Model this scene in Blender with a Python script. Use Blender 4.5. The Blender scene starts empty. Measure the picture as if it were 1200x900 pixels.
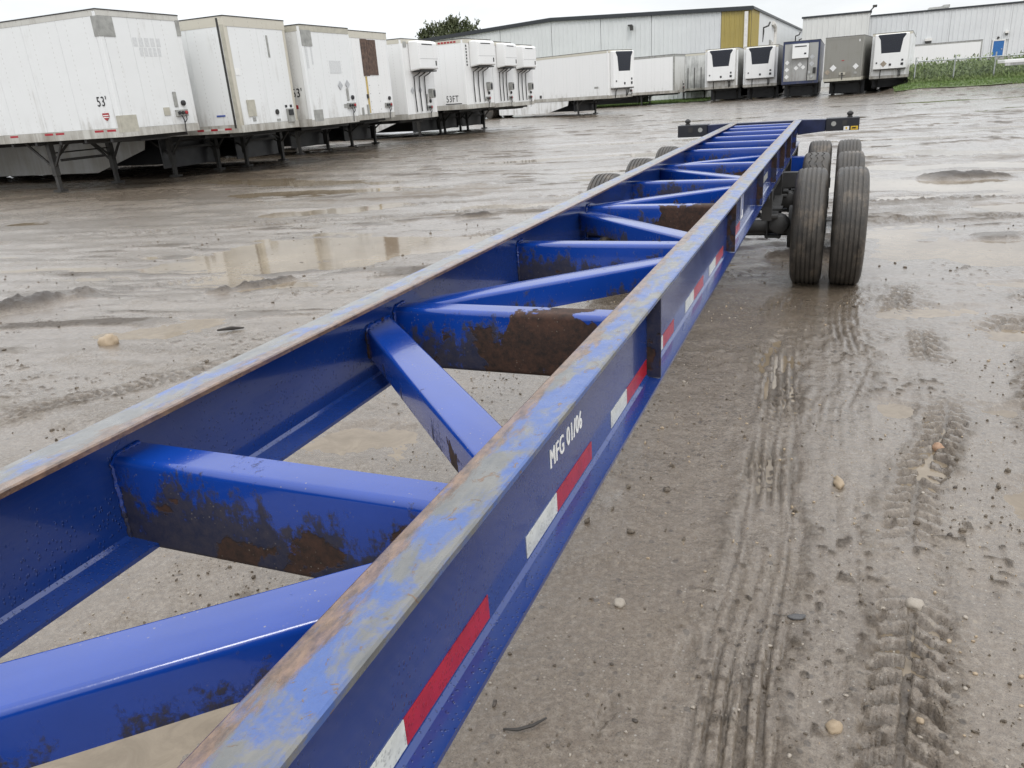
import bpy, bmesh, math, random
import numpy as np
from mathutils import Matrix, Vector, noise as mnoise
R_ = math.radians
rng = random.Random(7)
S = bpy.context.scene
COL = S.collection

# ------------------------------------------------------------------ camera, sky, sun, exposure
cam_d = bpy.data.cameras.new('camera'); cam = bpy.data.objects.new('camera', cam_d); COL.objects.link(cam)
RM = Matrix(((0.9270591, -0.07346961, 0.36764607), (0.36909756, 0.35092955, -0.86059017), (-0.06579065, 0.93351522, 0.35244989)))
cam.matrix_world = Matrix.Translation((0, 0, 1.8)) @ RM.to_4x4()
cam_d.sensor_width = 36; cam_d.lens = 27.0; cam_d.clip_start = 0.05; cam_d.clip_end = 3000
S.camera = cam
S.view_settings.view_transform = 'Standard'; S.view_settings.look = 'None'
S.view_settings.exposure = 0.12; S.view_settings.gamma = 1.0

SUN_EL, SUN_AZ = R_(52), R_(140)          # azimuth clockwise from +Y
W = bpy.data.worlds.new('World'); S.world = W; W.use_nodes = True
wn = W.node_tree.nodes; wl = W.node_tree.links
wn.clear()
wout = wn.new('ShaderNodeOutputWorld')
sky = wn.new('ShaderNodeTexSky'); sky.sky_type = 'NISHITA'; sky.sun_disc = False
sky.sun_elevation = SUN_EL; sky.sun_rotation = SUN_AZ
bg1 = wn.new('ShaderNodeBackground'); bg1.inputs['Strength'].default_value = 0.10
wl.new(sky.outputs[0], bg1.inputs['Color'])
# the overcast layer: brighter towards the zenith, soft cloud structure
tc = wn.new('ShaderNodeTexCoord'); sep = wn.new('ShaderNodeSeparateXYZ'); wl.new(tc.outputs['Generated'], sep.inputs[0])
ramp = wn.new('ShaderNodeMapRange'); ramp.inputs['From Min'].default_value = 0.0; ramp.inputs['From Max'].default_value = 1.0
ramp.inputs['To Min'].default_value = 0.95; ramp.inputs['To Max'].default_value = 2.3
wl.new(sep.outputs['Z'], ramp.inputs['Value'])
nz = wn.new('ShaderNodeTexNoise'); nz.inputs['Scale'].default_value = 3.2; nz.inputs['Detail'].default_value = 6; nz.inputs['Roughness'].default_value = 0.55
mp = wn.new('ShaderNodeMapping'); mp.inputs['Scale'].default_value = (1, 1, 3.0); wl.new(tc.outputs['Generated'], mp.inputs[0]); wl.new(mp.outputs[0], nz.inputs['Vector'])
nr = wn.new('ShaderNodeMapRange'); nr.inputs['From Min'].default_value = 0.3; nr.inputs['From Max'].default_value = 0.7
nr.inputs['To Min'].default_value = 0.82; nr.inputs['To Max'].default_value = 1.10; wl.new(nz.outputs['Fac'], nr.inputs['Value'])
mul = wn.new('ShaderNodeMath'); mul.operation = 'MULTIPLY'; wl.new(ramp.outputs[0], mul.inputs[0]); wl.new(nr.outputs[0], mul.inputs[1])
bg2 = wn.new('ShaderNodeBackground'); bg2.inputs['Color'].default_value = (0.955, 0.975, 1.0, 1); wl.new(mul.outputs[0], bg2.inputs['Strength'])
mx = wn.new('ShaderNodeMixShader'); mx.inputs[0].default_value = 0.88
wl.new(bg1.outputs[0], mx.inputs[1]); wl.new(bg2.outputs[0], mx.inputs[2]); wl.new(mx.outputs[0], wout.inputs['Surface'])

sun_d = bpy.data.lights.new('sun', 'SUN'); sun_d.energy = 0.9; sun_d.angle = R_(14); sun_d.color = (1.0, 0.97, 0.92)
sun = bpy.data.objects.new('sun', sun_d); COL.objects.link(sun)
sd = Vector((math.sin(SUN_AZ) * math.cos(SUN_EL), math.cos(SUN_AZ) * math.cos(SUN_EL), math.sin(SUN_EL)))
sun.rotation_euler = sd.to_track_quat('Z', 'Y').to_euler()

# ------------------------------------------------------------------ node helper
class NT:
    def __init__(s, name):
        s.m = bpy.data.materials.new(name); s.m.use_nodes = True
        s.t = s.m.node_tree; s.t.nodes.clear()
        s.out = s.t.nodes.new('ShaderNodeOutputMaterial')
        s.p = s.t.nodes.new('ShaderNodeBsdfPrincipled'); s.t.links.new(s.p.outputs[0], s.out.inputs['Surface'])
    def put(s, node, key, v):
        i = node.inputs[key]
        if isinstance(v, bpy.types.NodeSocket): s.t.links.new(v, i)
        elif v is not None:
            if hasattr(i.default_value, '__len__') and not hasattr(v, '__len__'): v = (v,) * len(i.default_value)
            if hasattr(v, '__len__') and len(v) == 3 and len(i.default_value) == 4: v = (*v, 1)
            i.default_value = v
    def set(s, **k):
        names = dict(base='Base Color', rough='Roughness', metal='Metallic', normal='Normal', coat='Coat Weight', coatr='Coat Roughness', spec='Specular IOR Level', ior='IOR', emit='Emission Color', emits='Emission Strength', alpha='Alpha', trans='Transmission Weight', sub='Subsurface Weight')
        for a, v in k.items(): s.put(s.p, names[a], v)
        return s.m
    def co(s, kind='Object'): return s.t.nodes.new('ShaderNodeTexCoord').outputs[kind]
    def attr(s, name):
        n = s.t.nodes.new('ShaderNodeAttribute'); n.attribute_name = name; return n.outputs['Fac']
    def rnd(s): return s.t.nodes.new('ShaderNodeObjectInfo').outputs['Random']
    def map(s, v, scale=(1, 1, 1), loc=(0, 0, 0), rot=(0, 0, 0)):
        n = s.t.nodes.new('ShaderNodeMapping'); s.put(n, 'Vector', v); s.put(n, 'Scale', scale); s.put(n, 'Location', loc); s.put(n, 'Rotation', rot); return n.outputs[0]
    def noise(s, v, scale=5, detail=4, rough=0.55, w=None, dist=0.0):
        n = s.t.nodes.new('ShaderNodeTexNoise')
        if w is not None: n.noise_dimensions = '4D'; s.put(n, 'W', w)
        s.put(n, 'Vector', v); s.put(n, 'Scale', scale); s.put(n, 'Detail', detail); s.put(n, 'Roughness', rough); s.put(n, 'Distortion', dist)
        return n.outputs['Fac']
    def voro(s, v, scale=5, feature='F1', rand=1.0, out='Distance'):
        n = s.t.nodes.new('ShaderNodeTexVoronoi'); n.feature = feature; s.put(n, 'Vector', v); s.put(n, 'Scale', scale); s.put(n, 'Randomness', rand); return n.outputs[out]
    def rng(s, v, a, b, c=0.0, d=1.0, smooth=False):
        n = s.t.nodes.new('ShaderNodeMapRange'); n.interpolation_type = 'SMOOTHSTEP' if smooth else 'LINEAR'
        s.put(n, 'Value', v); s.put(n, 'From Min', a); s.put(n, 'From Max', b); s.put(n, 'To Min', c); s.put(n, 'To Max', d); return n.outputs[0]
    def math(s, op, a, b=None, c=None):
        n = s.t.nodes.new('ShaderNodeMath'); n.operation = op; s.put(n, 0, a)
        if b is not None: s.put(n, 1, b)
        if c is not None: s.put(n, 2, c)
        return n.outputs[0]
    def mix(s, f, a, b):
        n = s.t.nodes.new('ShaderNodeMix'); n.data_type = 'RGBA'; s.put(n, 0, f)
        for i, v in ((6, a), (7, b)):
            if isinstance(v, bpy.types.NodeSocket): s.t.links.new(v, n.inputs[i])
            else: n.inputs[i].default_value = (*v, 1) if len(v) == 3 else v
        return n.outputs[2]
    def mixf(s, f, a, b):
        n = s.t.nodes.new('ShaderNodeMix'); n.data_type = 'FLOAT'; s.put(n, 0, f); s.put(n, 2, a); s.put(n, 3, b); return n.outputs[0]
    def sep(s, v):
        n = s.t.nodes.new('ShaderNodeSeparateXYZ'); s.put(n, 0, v); return n.outputs
    def bump(s, h, strength=0.5, dist=0.01, normal=None):
        n = s.t.nodes.new('ShaderNodeBump'); s.put(n, 'Height', h); s.put(n, 'Strength', strength); s.put(n, 'Distance', dist)
        if normal is not None: s.put(n, 'Normal', normal)
        return n.outputs[0]

M = {}
def plain(name, base, rough=0.5, metal=0.0, var=0.12, scale=6.0, bump=0.0, coat=0.0, spec=0.5):
    n = NT(name); c = n.co(); f = n.noise(c, scale, 5, 0.6)
    dark = tuple(x * (1 - var) for x in base); lite = tuple(min(1, x * (1 + var)) for x in base)
    k = dict(base=n.mix(n.rng(f, 0.3, 0.7), dark, lite), rough=n.rng(f, 0.3, 0.7, max(0, rough - 0.08), min(1, rough + 0.08)), metal=metal, coat=coat, spec=spec)
    if bump: k['normal'] = n.bump(n.noise(c, scale * 8, 4), bump, 0.004)
    M[name] = n.set(**k); return M[name]

# --- blue chassis paint, with dirt and rust that can be dialled up per material
def blue_paint(name, dirt=0.0, rust=0.0, drops=0.0):
    n = NT(name); c = n.co(); w = n.rnd(); w100 = n.math('MULTIPLY', w, 90.0)
    f = n.noise(c, 3, 5, 0.6, w100)
    col = n.mix(n.rng(f, 0.3, 0.7), (0.003, 0.034, 0.225), (0.005, 0.047, 0.305))
    rough = n.rng(f, 0.3, 0.7, 0.16, 0.26)
    cm = 0.45
    hgt = n.math('MULTIPLY', n.noise(c, 60, 3), 0.15)
    if dirt or rust:
        z = n.sep(c)[2]
        d1 = n.noise(n.map(c, (1, 1, 0.40)), 8.5, 7, 0.74, w100)
        sp = n.noise(c, 42, 4, 0.75, w100)
        low = n.rng(z, 0.95, 1.12, 0.14, -0.14)
        dm = n.math('ADD', n.math('ADD', d1, low), n.math('MULTIPLY', n.math('SUBTRACT', sp, 0.5), 0.45))
        lo = 0.66 - 0.22 * dirt
        mask = n.rng(dm, lo, lo + 0.11, 0, 1, True)
        col = n.mix(n.math('MULTIPLY', mask, 0.88), col, n.mix(n.rng(sp, 0.35, 0.65), (0.008, 0.008, 0.009), (0.038, 0.030, 0.020)))
        rough = n.mixf(mask, rough, 0.8)
        hgt = n.math('ADD', hgt, n.math('MULTIPLY', n.math('MULTIPLY', sp, mask), 0.5))
        r1 = n.noise(n.map(c, (1, 1, 1.2), (3, 1, 7)), 4.2, 7, 0.55, w100, 0.4)
        lo = 0.72 - 0.26 * rust
        rm = n.rng(n.math('ADD', n.math('ADD', n.math('ADD', r1, n.math('MULTIPLY', n.sep(c)[0], 0.16)), n.math('MULTIPLY', low, 0.55 if rust < .75 else 0.25)), n.math('MULTIPLY', n.math('SUBTRACT', sp, 0.5), 0.10)), lo, lo + 0.014, 0, 1)
        col = n.mix(rm, col, n.mix(n.rng(n.math('ADD', n.math('MULTIPLY', n.noise(c, 45, 5, 0.75), .6), n.math('MULTIPLY', n.noise(c, 9, 4), .4)), 0.38, 0.62), (0.010, 0.006, 0.005), (0.060, 0.027, 0.016)))
        rough = n.mixf(rm, rough, 0.85)
        hgt = n.math('SUBTRACT', hgt, n.math('MULTIPLY', rm, 0.8))
        cm = n.math('SUBTRACT', 0.45, n.math('MULTIPLY', n.math('MAXIMUM', mask, rm), 0.42))
        # pale specks of dried mud
        v = n.voro(c, 75); s2 = n.math('MULTIPLY', n.rng(v, 0.10, 0.16, 1, 0), n.rng(n.noise(c, 9, 2), 0.52, 0.6))
        col = n.mix(n.math('MULTIPLY', s2, 0.6), col, (0.25, 0.22, 0.18))
    if drops:
        z = n.sep(c)[2]
        v = n.voro(n.map(c, (1, 1, 0.62)), 120)
        sel = n.noise(c, 14, 3, 0.6, w100)
        dmask = n.math('MULTIPLY', n.rng(v, 0.14, 0.30, 1, 0, True), n.rng(n.math('SUBTRACT', sel, n.math('MULTIPLY', z, 0.95)), 0.60, 0.70, 0, 1))
        hgt = n.math('ADD', hgt, n.math('MULTIPLY', dmask, 1.1 * drops))
        rough = n.mixf(dmask, rough, 0.06)
        col = n.mix(n.math('MULTIPLY', dmask, 0.55), col, (0.004, 0.011, 0.10))
        col = n.mix(0.45, col, (0.007, 0.022, 0.085))
        # faint chalky film and scratches
        sc = n.noise(n.map(c, (1, 6, 40)), 3, 4, 0.7)
        col = n.mix(n.rng(sc, 0.4, 0.8, 0.05, 0.28), col, (0.045, 0.07, 0.17))
    M[name] = n.set(base=col, rough=rough, normal=n.bump(hgt, 0.55, 0.004), coat=cm, coatr=0.06, spec=0.5)
blue_paint('blue_paint'); blue_paint('blue_dirty', 0.98, 0.33); blue_paint('blue_filthy', 0.95, 0.80); blue_paint('blue_brace', 0.62, 0.28); blue_paint('blue_web', 0, 0, 1.0)

def worn_top(name, inner):
    n = NT(name); c = n.co(); x, y, z = n.sep(c)
    st = n.map(c, (1, 0.45, 1))
    p = n.noise(st, 12, 7, 0.66, None, 0.4)
    q = n.noise(n.map(c, (2.2, 0.5, 1), (4, 2, 0)), 14, 7, 0.7)
    fine = n.noise(c, 130, 4, 0.7)
    blue = n.mix(fine, (0.028, 0.072, 0.235), (0.055, 0.112, 0.32))
    grey = n.mix(n.rng(q, 0.3, 0.7), (0.085, 0.092, 0.098), (0.175, 0.168, 0.152))
    pm = n.rng(n.math('ADD', p, n.math('MULTIPLY', n.math('SUBTRACT', fine, 0.5), 0.10)), (0.43 if inner > 0 else 0.48), (0.57 if inner > 0 else 0.62), 0, 1, True)
    col = n.mix(pm, grey, blue)
    # rust-tan wear along the inner edge
    e = n.math('MULTIPLY', x, -inner * 10.0)           # -0.5 .. 0.5, +0.5 at inner edge
    em = n.rng(n.math('ADD', e, n.math('MULTIPLY', n.math('SUBTRACT', q, 0.5), 1.5)), 0.10, 0.32, 0, 1, True)
    tan = n.mix(n.rng(n.noise(n.map(c, (1, .4, 1)), 60, 6, 0.75), 0.36, 0.62), (0.052, 0.026, 0.016), (0.205, 0.120, 0.072))
    col = n.mix(n.math('MULTIPLY', em, 0.9), col, tan)
    fl = n.rng(n.noise(n.map(c, (1, .7, 1), (9, 0, 0)), 34, 7, 0.74, None, 0.8), 0.60, 0.63, 0, 1)
    col = n.mix(fl, col, n.mix(fine, (0.075, 0.038, 0.022), (0.23, 0.145, 0.09)))
    rough = n.rng(n.noise(c, 22, 5, 0.7), 0.35, 0.65, 0.22, 0.50)
    M[name] = n.set(base=col, rough=rough, normal=n.bump(n.math('ADD', n.math('MULTIPLY', fine, 0.6), n.math('MULTIPLY', n.math('ADD', em, fl), -0.5)), 0.5, 0.003), spec=0.5, coat=0.35 if inner > 0 else 0.6, coatr=0.14)
worn_top('worn_top_right', 1); worn_top('worn_top_left', -1)

def trailer_white(name, base=(0.76, 0.77, 0.765), grime=0.35, gcol=(0.30, 0.275, 0.23)):
    n = NT(name); c = n.co(); w = n.math('MULTIPLY', n.rnd(), 70.0)
    x, y, z = n.sep(c)
    st = n.noise(n.map(c, (2.2, 2.2, 0.16)), 2.2, 6, 0.7, w)
    bl = n.noise(c, 1.1, 5, 0.65, w)
    low = n.rng(z, 1.0, 2.3, 0.16, 0.0)
    g = n.math('ADD', n.math('ADD', n.math('MULTIPLY', st, 0.6), n.math('MULTIPLY', bl, 0.4)), low)
    m = n.rng(g, 0.66 - 0.22 * grime, 0.86 - 0.12 * grime, 0, 0.75, True)
    col = n.mix(m, base, gcol)
    xy = n.math('ADD', x, y); q1 = n.math('ABSOLUTE', n.math('SUBTRACT', n.math('FRACT', n.math('MULTIPLY', xy, 1.639)), 0.5)); q2 = n.math('FRACT', n.math('MULTIPLY', z, 9.0))
    rv = n.math('MULTIPLY', n.math('LESS_THAN', q1, 0.018), n.math('LESS_THAN', q2, 0.38))
    col = n.mix(n.math('MULTIPLY', rv, 0.30), col, gcol)
    dent = n.noise(c, 1.6, 2, 0.5, w)
    M[name] = n.set(base=col, rough=n.mixf(m, 0.32, 0.7), normal=n.bump(dent, 0.25, 0.05), spec=0.45)
trailer_white('trailer_white', grime=.48); trailer_white('trailer_white_clean', (0.79, 0.79, 0.78), 0.25); trailer_white('trailer_white_grimy', (0.66, 0.66, 0.64), 0.75)
trailer_white('trailer_black_streaked', (0.66, 0.66, 0.64), 1.25, (0.10, 0.10, 0.10)); trailer_white('cream_rail', (0.56, 0.53, 0.45), 0.6, (0.22, 0.19, 0.14))
trailer_white('tan_steel', (0.25, 0.245, 0.22), 0.7, (0.17, 0.15, 0.115)); trailer_white('grey_steel', (0.36, 0.36, 0.35), 0.7, (0.15, 0.13, 0.11))
trailer_white('grey_skirt', (0.42, 0.42, 0.41), 0.5); trailer_white('bottom_rail', (0.55, 0.54, 0.50), 0.8, (0.19, 0.165, 0.13)); trailer_white('navy_trim', (0.025, 0.035, 0.085), 0.3, (0.12, 0.11, 0.10))
plain('plate_grey', (0.33, 0.33, 0.31), 0.45, 0.2, 0.25); plain('plate_beige', (0.44, 0.42, 0.35), 0.5, 0, 0.15); plain('dark_steel', (0.035, 0.034, 0.033), 0.6, 0.2, 0.35)
plain('leg_steel', (0.055, 0.053, 0.05), 0.6, 0.3, 0.4); plain('black_plastic', (0.018, 0.018, 0.02), 0.4); plain('grille', (0.012, 0.016, 0.028), 0.45)
plain('chrome_tube', (0.45, 0.45, 0.45), 0.3, 0.8); plain('rusty_wood', (0.105, 0.068, 0.052), 0.85, 0, 0.55, 9, 0.4); plain('rust_stain', (0.50, 0.36, 0.11), 0.6, 0, 0.3, 5)
plain('white_decal', (0.82, 0.82, 0.80), 0.4, 0, 0.05); plain('black_ink', (0.012, 0.012, 0.014), 0.5); plain('ghost_ink', (0.62, 0.63, 0.63), 0.4, 0, 0.1, 20); plain('red_ink', (0.34, 0.03, 0.035), 0.45)
plain('placard', (0.72, 0.72, 0.71), 0.5, 0, 0.15, 30); plain('placard_grey', (0.45, 0.46, 0.47), 0.5, 0, 0.15); plain('placard_tan', (0.30, 0.255, 0.20), 0.7, 0, 0.3, 14)
plain('orange_lens', (0.75, 0.16, 0.02), 0.3); plain('yellow_decal', (0.62, 0.40, 0.03), 0.45, 0, 0.3, 60); plain('blue_ink', (0.05, 0.09, 0.32), 0.4)
plain('eave_dark', (0.028, 0.032, 0.037), 0.5); plain('roof_metal', (0.30, 0.31, 0.32), 0.45, 0.3); plain('yellow_siding', (0.37, 0.29, 0.085), 0.5, 0, 0.08, .6)
plain('grey_siding', (0.65, 0.66, 0.66), 0.45, 0, 0.05, .4); plain('pale_siding', (0.66, 0.665, 0.645), 0.45, 0, 0.05, .4); plain('pipe_white', (0.72, 0.70, 0.66), 0.45)
plain('blue_door', (0.025, 0.13, 0.36), 0.4); plain('galvanised', (0.42, 0.44, 0.43), 0.4, 0.6); plain('bark', (0.06, 0.045, 0.032), 0.9, 0, 0.4, 4); plain('concrete', (0.35, 0.34, 0.32), 0.8)
plain('stick', (0.025, 0.020, 0.016), 0.6)

plain('navy_paint', (0.010, 0.016, 0.055), 0.4, 0, 0.4, 7); plain('end_black', (0.012, 0.013, 0.018), 0.5, 0, 0.3)
def tape_mat(name, base):
    n = NT(name); c = n.co(); v = n.voro(c, 160); h = n.noise(c, 18, 5, 0.7)
    dm = n.math('MULTIPLY', n.rng(v, 0.3, 0.45, 1, 0, True), n.rng(n.noise(c, 30, 2), 0.45, 0.55))
    col = n.mix(n.rng(h, 0.45, 0.75, 0, 0.55), base, tuple(x * 0.45 for x in base))
    col = n.mix(n.math('MULTIPLY', dm, 0.5), col, tuple(x * 0.4 for x in base))
    M[name] = n.set(base=col, rough=0.28, normal=n.bump(dm, 0.4, 0.002))
tape_mat('tape_red', (0.40, 0.012, 0.025)); tape_mat('tape_white', (0.66, 0.67, 0.62))

def tyre_mat():
    n = NT('tyre_rubber'); c = n.co()
    f = n.noise(c, 9, 6, 0.7); g = n.noise(c, 70, 4, 0.7)
    col = n.mix(n.rng(f, 0.35, 0.7), (0.024, 0.022, 0.020), (0.075, 0.065, 0.054))
    v = n.voro(c, 60); mm = n.noise(c, 5.5, 7, 0.75)
    col = n.mix(n.rng(mm, 0.50, 0.64, 0, 0.85, True), col, n.mix(g, (0.070, 0.054, 0.040), (0.17, 0.138, 0.105)))
    col = n.mix(n.math('MULTIPLY', n.rng(v, 0.12, 0.2, 1, 0), n.rng(f, 0.45, 0.55)), col, (0.16, 0.14, 0.12))
    M['tyre_rubber'] = n.set(base=col, rough=n.rng(f, 0.3, 0.7, 0.38, 0.7), normal=n.bump(n.math('ADD', n.math('MULTIPLY', g, 0.6), n.math('MULTIPLY', v, 0.3)), 0.5, 0.006))
tyre_mat()

def mud_mat():
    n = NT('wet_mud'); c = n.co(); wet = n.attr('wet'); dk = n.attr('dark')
    big = n.noise(n.map(c, (0.6, 1.0, 1)), 0.45, 6, 0.62)
    med = n.noise(c, 3.2, 6, 0.65)
    fine = n.noise(c, 38, 5, 0.72)
    vfine = n.noise(c, 210, 3, 0.7)
    col = n.mix(n.rng(big, 0.32, 0.68), (0.128, 0.096, 0.066), (0.225, 0.180, 0.134))
    col = n.mix(n.rng(med, 0.42, 0.72, 0, 0.6), col, (0.094, 0.072, 0.053))
    col = n.mix(n.rng(fine, 0.45, 0.70, 0, 0.85), col, (0.30, 0.255, 0.20))
    # scattered grit of several stone colours
    vn = n.t.nodes.new('ShaderNodeTexVoronoi'); n.put(vn, 'Vector', c); n.put(vn, 'Scale', 62)
    gm = n.math('MULTIPLY', n.rng(vn.outputs['Distance'], 0.22, 0.30, 1, 0, True), n.rng(n.sep(vn.outputs['Color'])[0], 0.86, 0.88))
    gc = n.mix(n.sep(vn.outputs['Color'])[1], (0.30, 0.24, 0.16), (0.42, 0.40, 0.37))
    col = n.mix(n.math('MULTIPLY', gm, 0.85), col, gc)
    vn2 = n.t.nodes.new('ShaderNodeTexVoronoi'); n.put(vn2, 'Vector', c); n.put(vn2, 'Scale', 30)
    gm2 = n.math('MULTIPLY', n.rng(vn2.outputs['Distance'], 0.20, 0.32, 1, 0, True), n.rng(n.sep(vn2.outputs['Color'])[0], 0.90, 0.91))
    col = n.mix(n.math('MULTIPLY', gm2, 0.7), col, n.mix(n.sep(vn2.outputs['Color'])[2], (0.05, 0.042, 0.036), (0.33, 0.27, 0.19)))
    col = n.mix(n.rng(n.math('ADD', n.math('MULTIPLY', vfine, .6), n.math('MULTIPLY', n.noise(c, 75, 4, .7), .4)), 0.53, 0.36, 0, 0.8), col, (0.048, 0.037, 0.028))
    vn3 = n.t.nodes.new('ShaderNodeTexVoronoi'); n.put(vn3, 'Vector', n.map(c, (1, 1, 1), (3, 5, 0))); n.put(vn3, 'Scale', 17)
    gm3 = n.math('MULTIPLY', n.rng(vn3.outputs['Distance'], 0.16, 0.24, 1, 0, True), n.rng(n.math('ADD', n.sep(vn3.outputs['Color'])[0], n.math('MULTIPLY', med, 0.8)), 1.16, 1.20))
    col = n.mix(n.math('MULTIPLY', gm3, 0.75), col, (0.045, 0.035, 0.027))
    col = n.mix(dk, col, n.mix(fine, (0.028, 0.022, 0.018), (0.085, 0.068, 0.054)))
    wv = n.math('ADD', n.math('ADD', wet, n.math('MULTIPLY', n.math('SUBTRACT', med, 0.5), 0.9)), n.math('MULTIPLY', n.math('SUBTRACT', fine, 0.5), 0.5))
    wm = n.rng(wv, 0.12, 0.62, 0, 1, True)
    wm = n.math('MULTIPLY', wm, n.rng(dk, 0, 1, 1, 0.25))
    col = n.mix(n.math('MULTIPLY', wm, 0.30), col, (0.106, 0.078, 0.054))
    rough = n.mixf(wm, 0.55, 0.22)
    grit = n.voro(c, 95, 'SMOOTH_F1'); crumb = n.voro(n.map(c, (1, 1, 1)), 34)
    h = n.math('ADD', n.math('MULTIPLY', fine, 1.0), n.math('MULTIPLY', vfine, 0.42))
    h = n.math('ADD', h, n.math('MULTIPLY', n.math('ADD', gm, n.math('MULTIPLY', n.math('ADD', gm2, gm3), 1.6)), 0.35))
    h = n.math('SUBTRACT', h, n.math('ADD', n.math('MULTIPLY', grit, 0.55), n.math('MULTIPLY', n.math('MULTIPLY', crumb, n.rng(med, .45, .65)), 0.9)))
    nb = n.bump(h, n.mixf(wm, 1.0, 0.42), 0.02)
    n.put(n.p, 'Coat Normal', n.bump(n.math('ADD', fine, n.math('MULTIPLY', vfine, .3)), 0.30, 0.010)); n.put(n.p, 'Coat IOR', 1.5)
    M['wet_mud'] = n.set(base=col, rough=rough, normal=nb, spec=0.3, coat=n.mixf(wm, 0.12, 0.95), coatr=n.mixf(wm, 0.4, 0.22))
    n = NT('muddy_water'); c = n.co()
    rp = n.noise(c, 9, 3, 0.5); vv = n.voro(c, 4.0)
    ring = n.math('MULTIPLY', n.math('SINE', n.math('MULTIPLY', vv, 120.0)), n.rng(vv, 0.02, 0.13, 1, 0))
    col = n.mix(n.rng(n.math('ADD', n.math('MULTIPLY', n.noise(c, 0.8, 4), .55), n.math('MULTIPLY', n.noise(c, 6.5, 7, .72, None, 1.2), .45)), 0.36, 0.62), (0.135, 0.103, 0.068), (0.26, 0.21, 0.15))
    M['muddy_water'] = n.set(base=col, rough=0.07, ior=1.42, normal=n.bump(n.math('ADD', n.math('MULTIPLY', rp, 0.25), n.math('MULTIPLY', ring, 0.12)), 0.34, 0.01))
mud_mat()
def leaf_mat(name, a, b, yel=(0.12, 0.11, 0.03)):
    n = NT(name); c = n.co(); f = n.noise(c, 1.3, 4, 0.6); g = n.noise(c, 14, 2)
    col = n.mix(n.rng(f, 0.3, 0.7), a, b); col = n.mix(n.rng(g, 0.55, 0.8, 0, 0.4), col, yel)
    M[name] = n.set(base=col, rough=0.6, spec=0.3)
leaf_mat('tree_leaf', (0.045, 0.062, 0.028), (0.105, 0.115, 0.055)); leaf_mat('weed_leaf', (0.105, 0.155, 0.052), (0.23, 0.28, 0.12)); leaf_mat('grass_blade', (0.09, 0.15, 0.04), (0.17, 0.24, 0.075))
plain('grass_soil', (0.095, 0.125, 0.05), 0.9, 0, 0.35, .8)
def stone_mat(name, a, b):
    n = NT(name); c = n.co(); f = n.noise(c, 14, 5, 0.65); M[name] = n.set(base=n.mix(n.rng(f, 0.3, 0.7), a, b), rough=0.45, normal=n.bump(n.noise(c, 50, 4), 0.4, 0.004))
stone_mat('stone_tan', (0.27, 0.20, 0.125), (0.40, 0.31, 0.21)); stone_mat('stone_pale', (0.26, 0.22, 0.175), (0.40, 0.355, 0.30)); stone_mat('stone_dark', (0.05, 0.05, 0.055), (0.12, 0.115, 0.11)); stone_mat('soil_dark', (0.040, 0.031, 0.024), (0.085, 0.066, 0.050)); stone_mat('stone_rust', (0.28, 0.15, 0.09), (0.42, 0.28, 0.18))

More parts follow.
